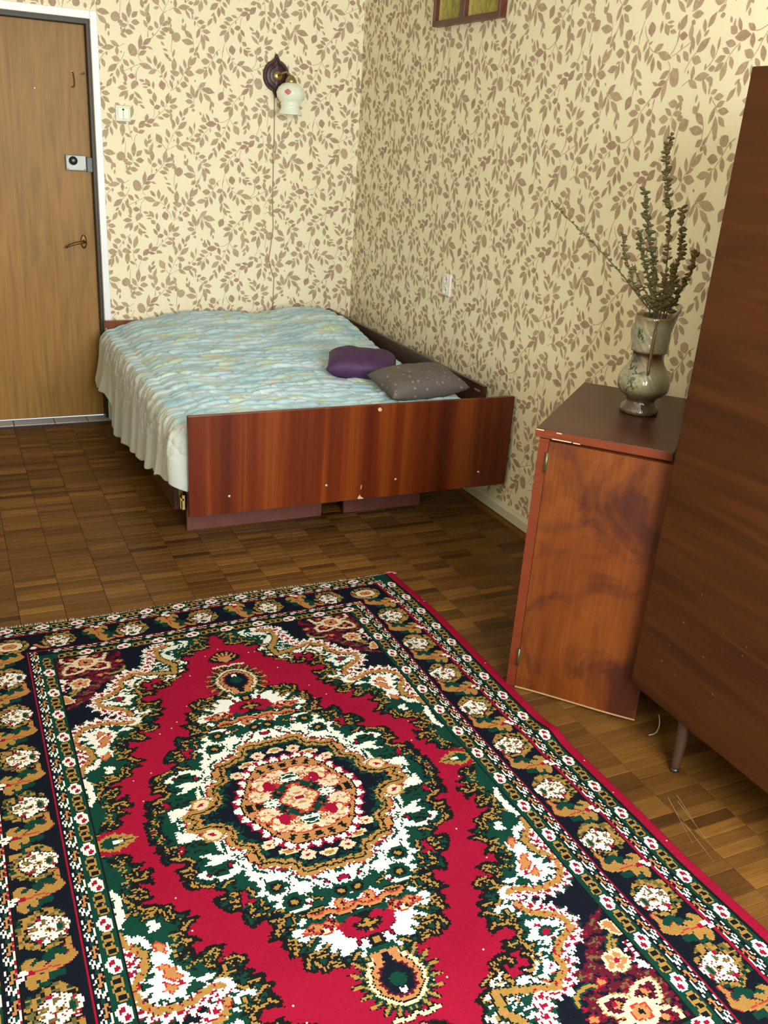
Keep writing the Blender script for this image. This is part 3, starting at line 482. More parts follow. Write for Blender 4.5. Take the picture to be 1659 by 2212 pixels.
MB().box(-.016,.0125,-.016,.003,.004,CH-.0275,.001).build('stile',EDGE,cab)
HB=plain('dull_brass_hinge',(.15,.125,.06),.45,.8)
for z in (.115,.755):
    h=MB().lathe([(.0035,-.03),(.0035,.03)],(.0135,-.022,z),12).build('hinge',HB,cab,smooth=True); mb=MB()
    for k in (-.02,0,.02): mb.box(.0075,.0195,-.0195,-.0182,z+k-.009,z+k+.009,.0002)
    mb.build('hinge_leaf',HB,h)
# loose white wire by the cabinet
tag(MB().tube([(-.42,-3.44,.05),(-.421,-3.447,.04),(-.425,-3.455,.03),(-.433,-3.462,.020),(-.443,-3.467,.012),(-.455,-3.468,.008),(-.47,-3.465,.007)],.0018,6).build('loose_wire',plain('grey_white_wire',(.30,.28,.24),.5),smooth=True),'thin pale wire loop on the floor under the wardrobe corner','wire')
# ------------------------------------------------------------------ vase and dried stems
m=NT('drip_glazed_pottery',.16,.6); co=m.co(); xyz=m.sep(co); n=m.noise(co,18,4,.6,.6); zz=m.math('ADD',xyz[2],m.math('MULTIPLY',m.math('SUBTRACT',n,.5),.03))
c=m.ramp(m.math('MULTIPLY',zz,3.2),[(.0,(.10,.075,.05)),(.12,(.06,.035,.018)),(.20,(.115,.085,.04)),(.27,(.235,.215,.125)),(.42,(.265,.25,.165)),(.505,(.17,.115,.06)),(.56,(.075,.035,.015)),(.60,(.05,.022,.010)),(.625,(.22,.20,.13)),(.86,(.27,.25,.165)),(.93,(.15,.11,.05))])
gm=m.math('MULTIPLY',m.ramp(m.noise(m.co(),60,3,.6,.5),[(.50,0.0),(.56,1.0)]),m.ramp(m.noise(m.co((1,1,1)),13,2),[(.50,0.0),(.58,1.0)])); lft=m.n('ShaderNodeMapRange'); m.set(lft.inputs[0],xyz[0]); lft.inputs[1].default_value=-.02; lft.inputs[2].default_value=-.05
c=m.mix(c,(.02,.06,.04),m.math('MULTIPLY',gm,lft.outputs[0])); m.col(c); w=m.n('ShaderNodeTexWave'); m.set(w.inputs['Vector'],m.co((1,1,1),rot=(0,.6,.4))); w.inputs['Scale'].default_value=22; w.inputs['Distortion'].default_value=3; m.bump(w.outputs['Fac'],.18,.006); m.b.inputs['Coat Weight'].default_value=.6; m.b.inputs['Coat Roughness'].default_value=.06; GLZ=m.mat
vs=tag(empty('vase',(-.312,-3.004,.8492)),'glazed cream and brown pottery vase standing on the cabinet','vase')
op=[(.052,0),(.0585,.003),(.0595,.012),(.054,.022),(.045,.032),(.043,.042),(.050,.050),(.064,.060),(.0745,.074),(.0785,.092),(.0765,.110),(.069,.126),(.058,.142),(.0505,.155),(.0470,.168),(.0465,.178),(.0480,.186),(.0535,.189),(.0550,.194),(.0545,.205),(.0550,.25),(.0575,.285),(.059,.292),(.0565,.295),(.0535,.290),(.052,.25),(.048,.19),(.044,.17),(.05,.14),(.03,.05),(.0,.045)]
mb=MB(); mb.lathe(op,(0,0,0),48,cap=False)
mb.v=[(x*(1+.22*max(0,(z-.25)/.045)*max(0,math.cos(math.atan2(y,x)+.65))**8),y*(1+.22*max(0,(z-.25)/.045)*max(0,math.cos(math.atan2(y,x)+.65))**8),z+.03*max(0,(z-.26)/.035)*max(0,math.cos(math.atan2(y,x)+.65))**8) for x,y,z in mb.v]
mb.build('body',GLZ,vs,smooth=True)
va=math.atan2(-5.11+3.0,-2.205+.31)+.12; hx,hy=math.cos(va),math.sin(va)
pts=[(.0575,.286),(.064,.282),(.0665,.26),(.065,.22),(.062,.19),(.060,.165),(.0615,.145),(.066,.128)]
MB().tube([(hx*r,hy*r,z) for r,z in pts],[.003,.0035,.004,.004,.0045,.005,.005,.004],8).build('handle',plain('brown_glaze',(.13,.075,.03),.2),vs,smooth=True)
TW=[[(-0.326,-2.991,1.156),(-0.387,-2.937,1.237),(-0.464,-2.868,1.327),(-0.527,-2.81,1.39),(-0.571,-2.771,1.438)],[(-0.317,-3.0,1.158),(-0.365,-2.956,1.215),(-0.394,-2.931,1.295),(-0.415,-2.911,1.37)],[(-0.314,-3.002,1.158),(-0.342,-2.977,1.252),(-0.367,-2.954,1.331),(-0.379,-2.944,1.375)],[(-0.311,-3.005,1.159),(-0.332,-2.986,1.274),(-0.36,-2.961,1.393),(-0.378,-2.945,1.491)],[(-0.302,-3.013,1.16),(-0.304,-3.011,1.249),(-0.315,-3.002,1.419),(-0.331,-2.987,1.496),(-0.344,-2.975,1.572),(-0.341,-2.978,1.64)],[(-0.295,-3.019,1.157),(-0.288,-3.026,1.238),(-0.286,-3.027,1.342),(-0.301,-3.014,1.452)],[(-0.289,-3.025,1.154),(-0.27,-3.042,1.22),(-0.257,-3.054,1.284),(-0.256,-3.055,1.338)],[(-0.308,-3.008,1.159),(-0.347,-2.973,1.217),(-0.38,-2.943,1.284)],[(-0.302,-3.013,1.16),(-0.295,-3.02,1.225),(-0.296,-3.019,1.3)]]
TL=['long thin dried stem leaning far left out of the vase','dried seed stem ending in a small head left of the vase','short upright dried stem close beside the tall green one','leafy greenish dried stem second tallest in the vase','tallest dried seed stem standing straight up from the vase','dense dried seed stem just right of the tallest one','short dried stem bending right towards the wardrobe','bare short dried twig between the left stems','short dried stem in the middle of the bunch']
DENS=[.6,.8,1.3,1.6,1.35,1.8,1.1,.4,1.2]; GRN=[.5,.1,.5,.7,.15,.1,.1,.1,.2]
STM=plain('dried_stem',(.055,.045,.022),.7)
PODS=[plain('dried_olive_seed_head',(.098,.074,.022),.75,var=.4,scale=70),plain('dried_green_leaf',(.075,.083,.030),.7,var=.4,scale=70)]
for ti,(T,lab) in enumerate(zip(TW,TL)):
    dz=(rnd.random()-.5)*.05; P0=Vector(T[0]); base=Vector((-.312+(P0.x+.312)*.4,-3.004+(P0.y+3.004)*.4,.905))
    C=[base-P0]+[Vector(p)+Vector((.46,.89,0))*dz*k/len(T)-P0 for k,p in enumerate(T)]
    br=tag(empty('dried_stem',P0),lab,'dried plant','dried stems in the vase')
    fine=[]
    for a,b in zip(C[:-1],C[1:]):
        for k in range(6): fine.append(a.lerp(b,k/6)+Vector((rnd.uniform(-1,1),rnd.uniform(-1,1),rnd.uniform(-1,1)))*.0012)
    fine.append(C[-1]); nn=len(fine)
    MB().tube(fine,[.0026*(1-.6*k/nn) for k in range(nn)],6).build('stem',STM,br,smooth=True)
    mb=MB()
    L=sum((b-a).length for a,b in zip(fine[:-1],fine[1:])); cnt=int(L*95*DENS[ti])
    for k in range(cnt):
        t=.18+.82*(k+rnd.random())/cnt; i=min(int(t*(nn-1)),nn-2); p=fine[i].lerp(fine[i+1],t*(nn-1)-i); 
        if p.z<.0: continue
        d=Vector((rnd.gauss(0,1),rnd.gauss(0,1),rnd.gauss(.3,.5))).normalized(); s=rnd.uniform(.008,.0145)*(1.12-.35*t)*(.72 if ti in (0,7) else 1); q=p+d*s*.75
        a=d.cross(Vector((.3,.5,.8))).normalized(); b=d.cross(a)
        vv=[];ff=[]
        prof=[(-1,.12),(-.5,.55),(.1,.66),(.65,.42),(1,.06)]
        for h,w in prof:
            for g in range(6):
                an=g*PI/3; vv.append((q+d*s*h+a*math.cos(an)*s*w+b*math.sin(an)*s*w*.62)[:])
        for i2 in range(4): ff+=[(i2*6+g,i2*6+(g+1)%6,(i2+1)*6+(g+1)%6,(i2+1)*6+g) for g in range(6)]
        ff+=[tuple(range(6)),tuple(range(24,30))]
        mb.add(vv,ff,1 if rnd.random()<GRN[ti] else 0)
    mb.build('seed_heads',PODS,br)
# ------------------------------------------------------------------ rug cartoon (mm from the centre of the rug, one quadrant)
RUGDATA=json.loads('{"med":[[381,3],[382,39],[364,50],[378,71],[361,80],[372,96],[359,116],[343,113],[315,125],[329,141],[346,142],[335,154],[344,171],[332,174],[342,191],[330,207],[307,209],[280,222],[259,236],[263,250],[282,250],[291,263],[278,282],[263,298],[240,304],[244,321],[244,335],[233,356],[201,339],[190,370],[196,385],[211,402],[189,404],[177,402],[188,419],[188,431],[177,443],[186,458],[156,460],[164,481],[164,498],[150,508],[140,500],[135,516],[126,518],[111,508],[84,524],[77,517],[51,524],[-10,560],[-10,-40]],"spanedge":[[470,41],[434,58],[439,86],[410,90],[424,98],[424,115],[394,115],[409,132],[401,159],[421,145],[443,150],[416,176],[425,184],[414,197],[447,204],[444,213],[412,222],[406,230],[379,233],[380,247],[373,259],[349,265],[359,284],[333,286],[371,315],[371,327],[345,346],[361,347],[382,362],[362,364],[368,385],[360,386],[331,370],[303,378],[317,397],[332,418],[318,419],[291,407],[274,415],[268,426],[276,437],[291,450],[265,455],[274,469],[249,477],[255,488],[251,497],[237,501],[246,511],[252,525],[238,539],[236,559],[261,548],[271,548],[294,564],[286,580],[275,586],[244,585],[251,595],[239,598],[244,609],[252,612],[272,609],[288,613],[268,624],[264,629],[276,637],[274,653],[265,660],[246,658],[249,664],[255,672],[242,675],[229,670],[224,682],[214,678],[205,662],[211,652],[210,638],[211,631],[225,632],[228,643],[240,641],[246,633],[242,620],[227,609],[209,613],[195,620],[189,635],[187,655],[165,662],[161,670],[121,690],[130,710],[111,736],[130,749],[121,776],[98,764],[86,773],[84,793],[51,790],[29,797],[25,818],[39,833],[22,844],[13,867],[-1,876]],"span":[[470,41],[434,58],[439,86],[410,90],[424,98],[424,115],[394,115],[409,132],[401,159],[421,145],[443,150],[416,176],[425,184],[414,197],[447,204],[444,213],[412,222],[406,230],[379,233],[380,247],[373,259],[349,265],[359,284],[333,286],[371,315],[371,327],[345,346],[361,347],[382,362],[362,364],[368,385],[360,386],[331,370],[303,378],[317,397],[332,418],[318,419],[291,407],[274,415],[268,426],[276,437],[291,450],[265,455],[274,469],[249,477],[255,488],[251,497],[237,501],[246,511],[252,525],[238,539],[236,559],[261,548],[271,548],[294,564],[286,580],[275,586],[244,585],[251,595],[239,598],[244,609],[252,612],[272,609],[288,613],[268,624],[264,629],[276,637],[274,653],[265,660],[246,658],[249,664],[255,672],[242,675],[229,670],[224,682],[214,678],[205,662],[211,652],[210,638],[211,631],[225,632],[228,643],[240,641],[246,633],[242,620],[227,609],[209,613],[195,620],[189,635],[187,655],[165,662],[161,670],[121,690],[130,710],[111,736],[130,749],[121,776],[98,764],[86,773],[84,793],[51,790],[29,797],[25,818],[39,833],[22,844],[13,867],[-1,876],[0,900],[520,900],[520,-60]],"g1":[[497,275],[487,312],[460,342],[461,371],[475,390],[488,407],[494,430],[483,462],[462,481],[429,486],[411,486],[392,487],[375,474],[350,467],[332,470]],"g2":[[332,504],[339,527],[354,544],[373,552],[389,560],[405,574],[405,588],[409,601],[400,614],[385,617],[358,631],[345,647],[330,659],[334,678],[321,699],[301,706],[294,723],[166,686],[159,731],[194,786],[195,842],[154,856]],"sawA":[[494,307],[486,344],[491,377],[496,410]],"saw1":[[495,447],[487,473],[463,490],[454,493],[422,496],[388,493],[362,477],[338,475]],"saw2":[[335,480],[341,509],[360,524],[381,541],[400,554],[416,579],[416,601],[402,624],[387,635],[361,642],[349,656],[346,676],[332,697],[314,718],[300,727],[248,729],[224,775],[216,835],[154,876]],"navy":[[520,490],[500,487],[492,495],[469,512],[439,520],[407,508],[375,501],[352,482],[371,508],[387,529],[418,545],[426,567],[439,582],[433,597],[432,611],[417,630],[403,643],[380,649],[366,662],[361,682],[348,703],[330,724],[314,732],[272,732],[247,791],[233,853],[165,893],[130,900],[520,900],[520,400]],"sw":[[[492,143],[498,154],[492,177],[496,200],[496,219],[500,245],[496,277],[486,261],[485,244],[478,236],[479,218],[479,185],[473,175]],[[422,260],[442,262],[432,274],[440,287],[432,294],[413,284],[410,278]],[[449,295],[469,288],[481,300],[476,308],[461,310],[456,333],[441,332],[445,316]],[[413,324],[419,336],[439,336],[450,357],[447,377],[458,389],[448,401],[468,411],[458,421],[475,432],[457,439],[477,454],[469,466],[454,458],[433,463],[446,477],[435,477],[417,460],[412,471],[400,475],[402,458],[390,445],[386,434],[360,451],[337,442],[343,435],[376,435],[386,425],[389,406],[404,396],[415,370],[404,352]],[[515,105],[528,122],[515,126],[506,119]],[[316,485],[325,490],[300,499],[324,506],[319,519],[307,526],[311,510],[295,507],[282,517],[273,507],[277,500],[296,498]],[[313,529],[323,527],[326,536],[314,541]],[[324,549],[333,560],[348,556],[355,569],[367,562],[376,577],[386,571],[396,581],[384,594],[369,592],[374,603],[394,602],[394,605],[365,606],[395,621],[385,625],[373,628],[368,633],[351,627],[329,626],[331,606],[302,607],[298,600],[308,591],[319,578],[318,558]],[[306,627],[316,628],[335,639],[334,648],[324,653],[318,640]],[[300,656],[309,658],[325,669],[316,689],[299,685],[286,692],[292,702],[285,703],[273,691],[257,693],[275,686],[286,679]],[[229,695],[254,695],[269,708],[266,715],[225,699]],[[82,864],[116,874],[102,853],[109,820],[95,839]],[[120,847],[154,851],[178,828],[157,819],[130,828]],[[172,809],[204,798],[187,779],[206,758],[165,756],[141,769]],[[200,711],[225,717],[251,713],[241,673],[222,674]]],"so":[[[422,382],[437,383],[429,396],[431,411],[415,423],[402,423],[409,398]],[[412,440],[431,429],[439,441],[426,450]],[[428,322],[440,327],[432,341],[417,350],[417,333]],[[297,690],[311,694],[309,709],[295,720],[294,709]],[[273,699],[283,702],[286,720],[274,718]]],"sr":[[[342,589],[363,593],[355,605],[343,603],[339,595]],[[332,567],[348,574],[343,582],[332,575]],[[350,613],[361,612],[371,623],[365,626],[350,621]],[[300,674],[309,670],[310,676],[302,680]],[[438,416],[442,422],[435,426]],[[401,431],[413,427],[409,439],[398,441]]],"sg":[[[332,587],[348,580],[361,581],[372,593],[368,601],[350,609],[335,604],[330,596]]],"sy":[[[271,427],[286,416],[302,416],[315,425],[320,440],[318,467],[300,487],[283,495]],[[261,482],[281,482]],[[250,504],[262,505],[274,516],[281,526]],[[244,545],[255,539],[273,541]],[[204,641],[203,660]],[[164,668],[191,669]],[[254,537],[280,545],[298,558],[300,571],[286,584],[284,604],[289,617],[307,615]],[[272,625],[280,630],[283,642],[284,653],[271,666],[256,668]],[[218,620],[231,620],[237,628],[238,639]],[[201,642],[202,654],[207,671],[219,683]],[[173,672],[190,670]],[[300,513],[300,530],[303,545]],[[407,120],[424,129]],[[411,135],[433,138],[451,125],[453,114]],[[424,176],[435,164],[451,164]],[[425,190],[444,192],[451,181]],[[470,166],[469,190],[455,204]],[[411,227],[437,227],[450,215]],[[410,232],[406,246]],[[385,236],[386,247],[382,270]],[[397,245],[396,273]],[[423,247],[440,249]],[[344,290],[358,296],[371,308]],[[359,342],[379,333],[393,345]],[[315,382],[328,403]],[[273,426],[287,414],[307,413]],[[424,98],[433,104]],[[19,860],[40,873]],[[28,812],[52,794],[85,803],[83,833]],[[134,685],[157,716],[156,745]],[[159,724],[183,707],[201,720]],[[151,661],[187,644]],[[194,623],[199,649],[213,663]],[[87,778],[103,782]]],"ring":[[230,-30],[284,26],[232,33],[209,41],[194,66],[204,94],[188,115],[163,130],[161,159],[158,189],[126,196],[112,210],[97,209],[85,229],[78,249],[54,249],[34,244],[13,249],[-13,248],[-40,247],[-15,262]],"mw":[[[319,16],[323,44],[322,58],[300,67],[265,65],[238,86],[229,77],[253,58],[282,51]],[[260,96],[261,113],[285,119],[265,136],[281,150],[251,157],[221,146],[206,130],[237,131],[258,123]],[[284,164],[302,168],[307,181],[286,196],[272,191],[260,207],[238,206],[208,192],[189,162],[200,154],[224,173],[236,183],[257,193],[283,184]],[[202,200],[211,211],[199,216],[206,229],[190,232],[189,249],[183,258],[201,279],[176,284],[178,301],[160,305],[179,322],[150,333],[131,346],[103,348],[89,345],[91,326],[105,322],[132,297],[119,281],[105,262],[127,256],[117,240],[146,226],[169,220]],[[200,182],[206,196],[185,194],[186,184]],[[177,225],[164,223],[133,228],[115,240],[124,255],[104,261],[116,280],[92,275],[74,284],[77,305],[88,303],[95,292],[105,289],[100,307],[116,309],[144,279],[162,263]],[[45,293],[59,274],[71,276],[64,300],[40,321],[27,312],[27,301],[9,316],[-5,321],[-15,311],[-26,289],[-39,272],[-29,271],[-21,283],[5,277],[24,278],[29,264],[43,267],[36,287]],[[185,171],[217,150],[194,197],[184,191]],[[230,74],[256,67],[245,91],[232,94]],[[85,370],[63,357],[43,340],[54,334],[31,347],[-4,366],[-22,355],[-55,357],[-86,367],[-71,374],[-65,394],[-53,387],[-38,398],[8,394],[29,400],[54,386],[65,394],[71,379]],[[156,415],[136,416],[104,428],[78,427],[45,419],[49,431],[35,457],[8,463],[16,481],[2,492],[27,495],[43,512],[52,507],[37,497],[46,484],[58,490],[72,497],[87,495],[81,474],[99,481],[105,477],[95,459],[101,448],[128,463],[135,459],[115,446],[109,433],[126,425],[145,436],[157,420]],[[143,340],[114,335],[93,341],[101,350],[128,353],[146,348]],[[141,381],[131,370],[118,381],[132,394]],[[100,285],[86,282],[76,296],[77,308],[87,313],[98,300],[100,318],[112,316],[121,304],[126,289],[117,264],[113,280]],[[70,279],[52,284],[48,303],[29,312],[46,314],[63,293]],[[7,339],[-7,343],[0,348]],[[162,394],[135,399],[131,406],[141,417],[160,413]]],"mo":[[[42,353],[30,347],[25,357],[23,366],[7,366],[10,375],[28,396],[35,387],[42,377],[46,363]],[[-29,345],[-43,352],[-49,371],[-39,390],[-31,393],[-19,376],[-12,363],[-25,366],[-32,358]],[[137,417],[124,405],[108,404],[93,411],[79,396],[61,405],[60,413],[76,424],[85,430],[103,426],[111,419]],[[76,394],[91,406],[104,401],[117,396],[136,411],[111,418],[85,428],[67,415]]],"mr":[[[123,407],[114,402],[112,408],[121,412]],[[92,410],[82,406],[75,419],[82,423],[91,414]],[[77,398],[63,404],[71,409]],[[102,412],[100,422],[105,424]],[[32,361],[24,368],[30,371]],[[-29,357],[-33,369],[-26,371]],[[113,333],[91,338],[95,342]],[[42,471],[32,465],[36,477],[45,484]],[[313,71],[322,69],[331,95],[324,98],[313,83]],[[217,257],[232,251],[232,268],[236,281],[234,299],[227,285],[205,293],[204,283],[219,275]],[[220,159],[229,157],[234,169],[229,175]],[[276,182],[289,179],[283,187]],[[-14,294],[-2,286],[12,291],[12,300],[-8,301]],[[36,287],[42,289],[42,296],[33,297]],[[-43,291],[-31,292],[-34,301],[-43,298]]],"mgold":[[[332,67],[346,69],[355,61]],[[351,68],[351,83]],[[307,130],[307,119],[316,112],[332,112]],[[311,137],[321,149],[337,147]],[[336,105],[348,104]],[[286,217],[307,204]],[[315,202],[326,196]],[[239,214],[253,219],[260,224]],[[211,248],[206,258],[206,270]],[[234,256],[247,261]],[[241,278],[259,273]],[[240,292],[252,289]],[[191,292],[194,305]],[[216,292],[218,305]],[[215,308],[226,315]],[[158,334],[178,332]],[[212,328],[226,328]],[[165,361],[192,353]],[[135,349],[161,352]],[[187,318],[195,316]],[[168,366],[183,376],[192,395]],[[143,361],[150,381]],[[152,430],[160,418],[175,418],[180,434]],[[170,437],[165,447],[173,454]],[[113,474],[132,474]],[[105,460],[125,463]],[[147,468],[149,481]],[[153,482],[156,491]],[[138,482],[135,498],[125,508]],[[94,486],[105,483]],[[88,514],[100,506],[112,501]],[[35,490],[54,499]],[[58,504],[67,504]],[[111,424],[128,431],[142,442]],[[93,365],[123,360]],[[96,320],[84,330],[69,334]],[[110,362],[76,360]],[[128,361],[118,371],[94,370]],[[153,474],[157,495]],[[140,488],[136,500],[129,515]],[[111,510],[90,516]],[[131,468],[117,465],[102,458]],[[135,479],[115,478]],[[106,487],[92,484]],[[174,426],[156,435]],[[67,508],[52,498],[37,493]],[[61,432],[63,448],[61,465]]],"mrose":[[151,268],[128,318],[21,330],[-20,329],[130,323],[-39,297]],"mdark":[[[238,86],[270,64],[296,62],[312,74],[297,107],[262,111],[268,88]],[[249,162],[274,150],[275,182],[256,195],[238,191],[239,173]]],"pf":[[125,138],[89,175],[51,199],[1,211],[-49,201]],"pflower":[241,59],"orlobe":[[172,143],[184,148],[184,173],[164,191],[163,163]],"star":[412,832],"starp":[[[348,784],[366,780],[391,784],[413,800],[394,812],[379,825],[357,821],[344,805]],[[413,795],[428,783],[453,777],[475,776],[480,791],[471,811],[462,826],[442,821],[417,805]]],"starin":[[[360,792],[379,789],[398,799],[381,808],[377,819],[368,808],[361,804]],[[441,788],[458,786],[466,799],[448,817],[443,802],[427,799]]],"peach":[[442,715]],"peach2":[[475,623],[495,621],[498,632],[496,645],[501,662],[492,660],[482,647],[481,639],[472,634]],"stem":[[[477,653],[465,662],[465,667],[451,678],[444,687]],[[473,670],[464,680],[460,691]],[[303,774],[307,759],[325,747],[343,744],[364,749]]],"maroon":[[[446,616],[467,612],[471,633],[449,638]],[[410,657],[434,649],[456,656],[439,666],[421,671]],[[394,675],[408,673],[426,687],[415,697],[389,693]],[[370,703],[388,699],[395,713],[389,719],[374,711]],[[396,713],[413,718],[408,727],[391,720]],[[340,712],[359,711],[379,720],[363,733],[346,728]],[[405,731],[426,735],[413,748],[403,745]],[[435,735],[465,740],[454,748],[435,746]],[[414,638],[434,634],[498,588],[487,600],[472,598]],[[455,757],[493,765],[485,778],[501,786],[482,807],[485,785],[478,772],[461,767]],[[426,761],[436,760],[427,774],[409,778],[405,770]],[[385,762],[391,769],[384,774]],[[328,769],[355,768],[357,774],[330,775]],[[319,788],[338,780],[338,791],[320,793]],[[330,801],[343,814],[329,820]],[[486,800],[490,827],[475,838],[469,824]],[[469,840],[472,853],[461,864]]],"ospot":[[378,746],[312,811]],"wz":[[[480,680],[504,681],[491,687],[504,695],[495,701],[494,714],[498,725],[485,727],[494,736],[501,762],[468,743],[481,736],[465,721],[483,719],[487,707],[466,697],[487,696]]]}')
# palette order: red navy green white gold orange cream maroon black redorange olive
PAL='R N G W Y O C M K X L'.split()
IX={c:i for i,c in enumerate(PAL)}
def hash2(i,j,s=0):
    h=(np.asarray(i,np.int64)*73856093)^(np.asarray(j,np.int64)*19349663)^(s*83492791)
    h=(h^(h>>13))*1274126177 & 0xffffffff
    return ((h^(h>>16))&0xffff)/65535.0
class Paint:
    """A knotted field: colours are laid over one another like shapes in a weaver's cartoon."""
    def __init__(s,x,y,base):
        s.X,s.Y=np.meshgrid(x,y); s.C=np.full(s.X.shape,IX[base],np.int8)
    def sub(s,x0,x1,y0,y1):
        m=(s.X>=x0)&(s.X<=x1)&(s.Y>=y0)&(s.Y<=y1)
        return m
    def inpoly(s,p):
        p=np.asarray(p,float); m=s.sub(p[:,0].min(),p[:,0].max(),p[:,1].min(),p[:,1].max())
        x=s.X[m];y=s.Y[m];r=np.zeros(x.shape,bool)
        q=np.roll(p,1,0)
        for (x1,y1),(x2,y2) in zip(p,q):
            c=(y1>y)!=(y2>y)
            if c.any(): r^=c&(x<(x2-x1)*(y-y1)/((y2-y1) or 1e-9)+x1)
        o=np.zeros(s.X.shape,bool);o[m]=r
        return o
    def dist(s,p,w):
        """distance to a polyline, run along it and side of it, within w"""
        p=np.asarray(p,float); m=s.sub(p[:,0].min()-w,p[:,0].max()+w,p[:,1].min()-w,p[:,1].max()+w)
        x=s.X[m];y=s.Y[m];D=np.full(x.shape,1e9);S=np.zeros(x.shape);sd=np.zeros(x.shape);run=0.
        for (x1,y1),(x2,y2) in zip(p[:-1],p[1:]):
            L=math.hypot(x2-x1,y2-y1) or 1e-9;t=np.clip(((x-x1)*(x2-x1)+(y-y1)*(y2-y1))/L/L,0,1)
            d=np.hypot(x-x1-t*(x2-x1),y-y1-t*(y2-y1));k=d<D
            D[k]=d[k];S[k]=(run+t*L)[k];sd[k]=(((x-x1)*(y2-y1)-(y-y1)*(x2-x1))/L)[k];run+=L
        o=np.full(s.X.shape,1e9);o[m]=D;a=np.zeros(s.X.shape);a[m]=S;b=np.zeros(s.X.shape);b[m]=sd
        return o,a,b
    def fill(s,p,c): s.C[s.inpoly(p)]=IX[c]
    def outlined(s,p,c,o,w=4.5):
        s.line(list(p)+[p[0]],o,w); s.fill(p,c)
    def line(s,p,c,w,o=None,ow=0):
        d,_,_=s.dist(p,w+ow+2)
        if o: s.C[d<w+ow]=IX[o]
        s.C[d<w]=IX[c]
    def disc(s,x,y,rx,ry,c): s.C[((s.X-x)/rx)**2+((s.Y-y)/ry)**2<1]=IX[c]
def fronds(P,path,side,gap=40.):
    """small gold veins set along a leafy edge, leaning back from it"""
    run=0.;nxt=8.;k=0
    for (x1,y1),(x2,y2) in zip(path[:-1],path[1:]):
        L=math.hypot(x2-x1,y2-y1)
        while L>0 and nxt<run+L:
            t=(nxt-run)/L; x,y=x1+(x2-x1)*t,y1+(y2-y1)*t; tx,ty=(x2-x1)/L,(y2-y1)/L; nx,ny=ty*side,-tx*side
            h=.8+.5*((k*.37)%1); s=(1 if k%2 else -1)
            q=[(x+nx*a*h+tx*b*s,y+ny*a*h+ty*b*s) for a,b in ((9,-5),(19,3),(31,5),(39,0))]
            m=P.C==IX['G']; keep=P.C.copy(); P.line(q,'Y',2.6,'K',3.0); P.C[~m]=keep[~m]
            nxt+=gap; k+=1
        run+=L
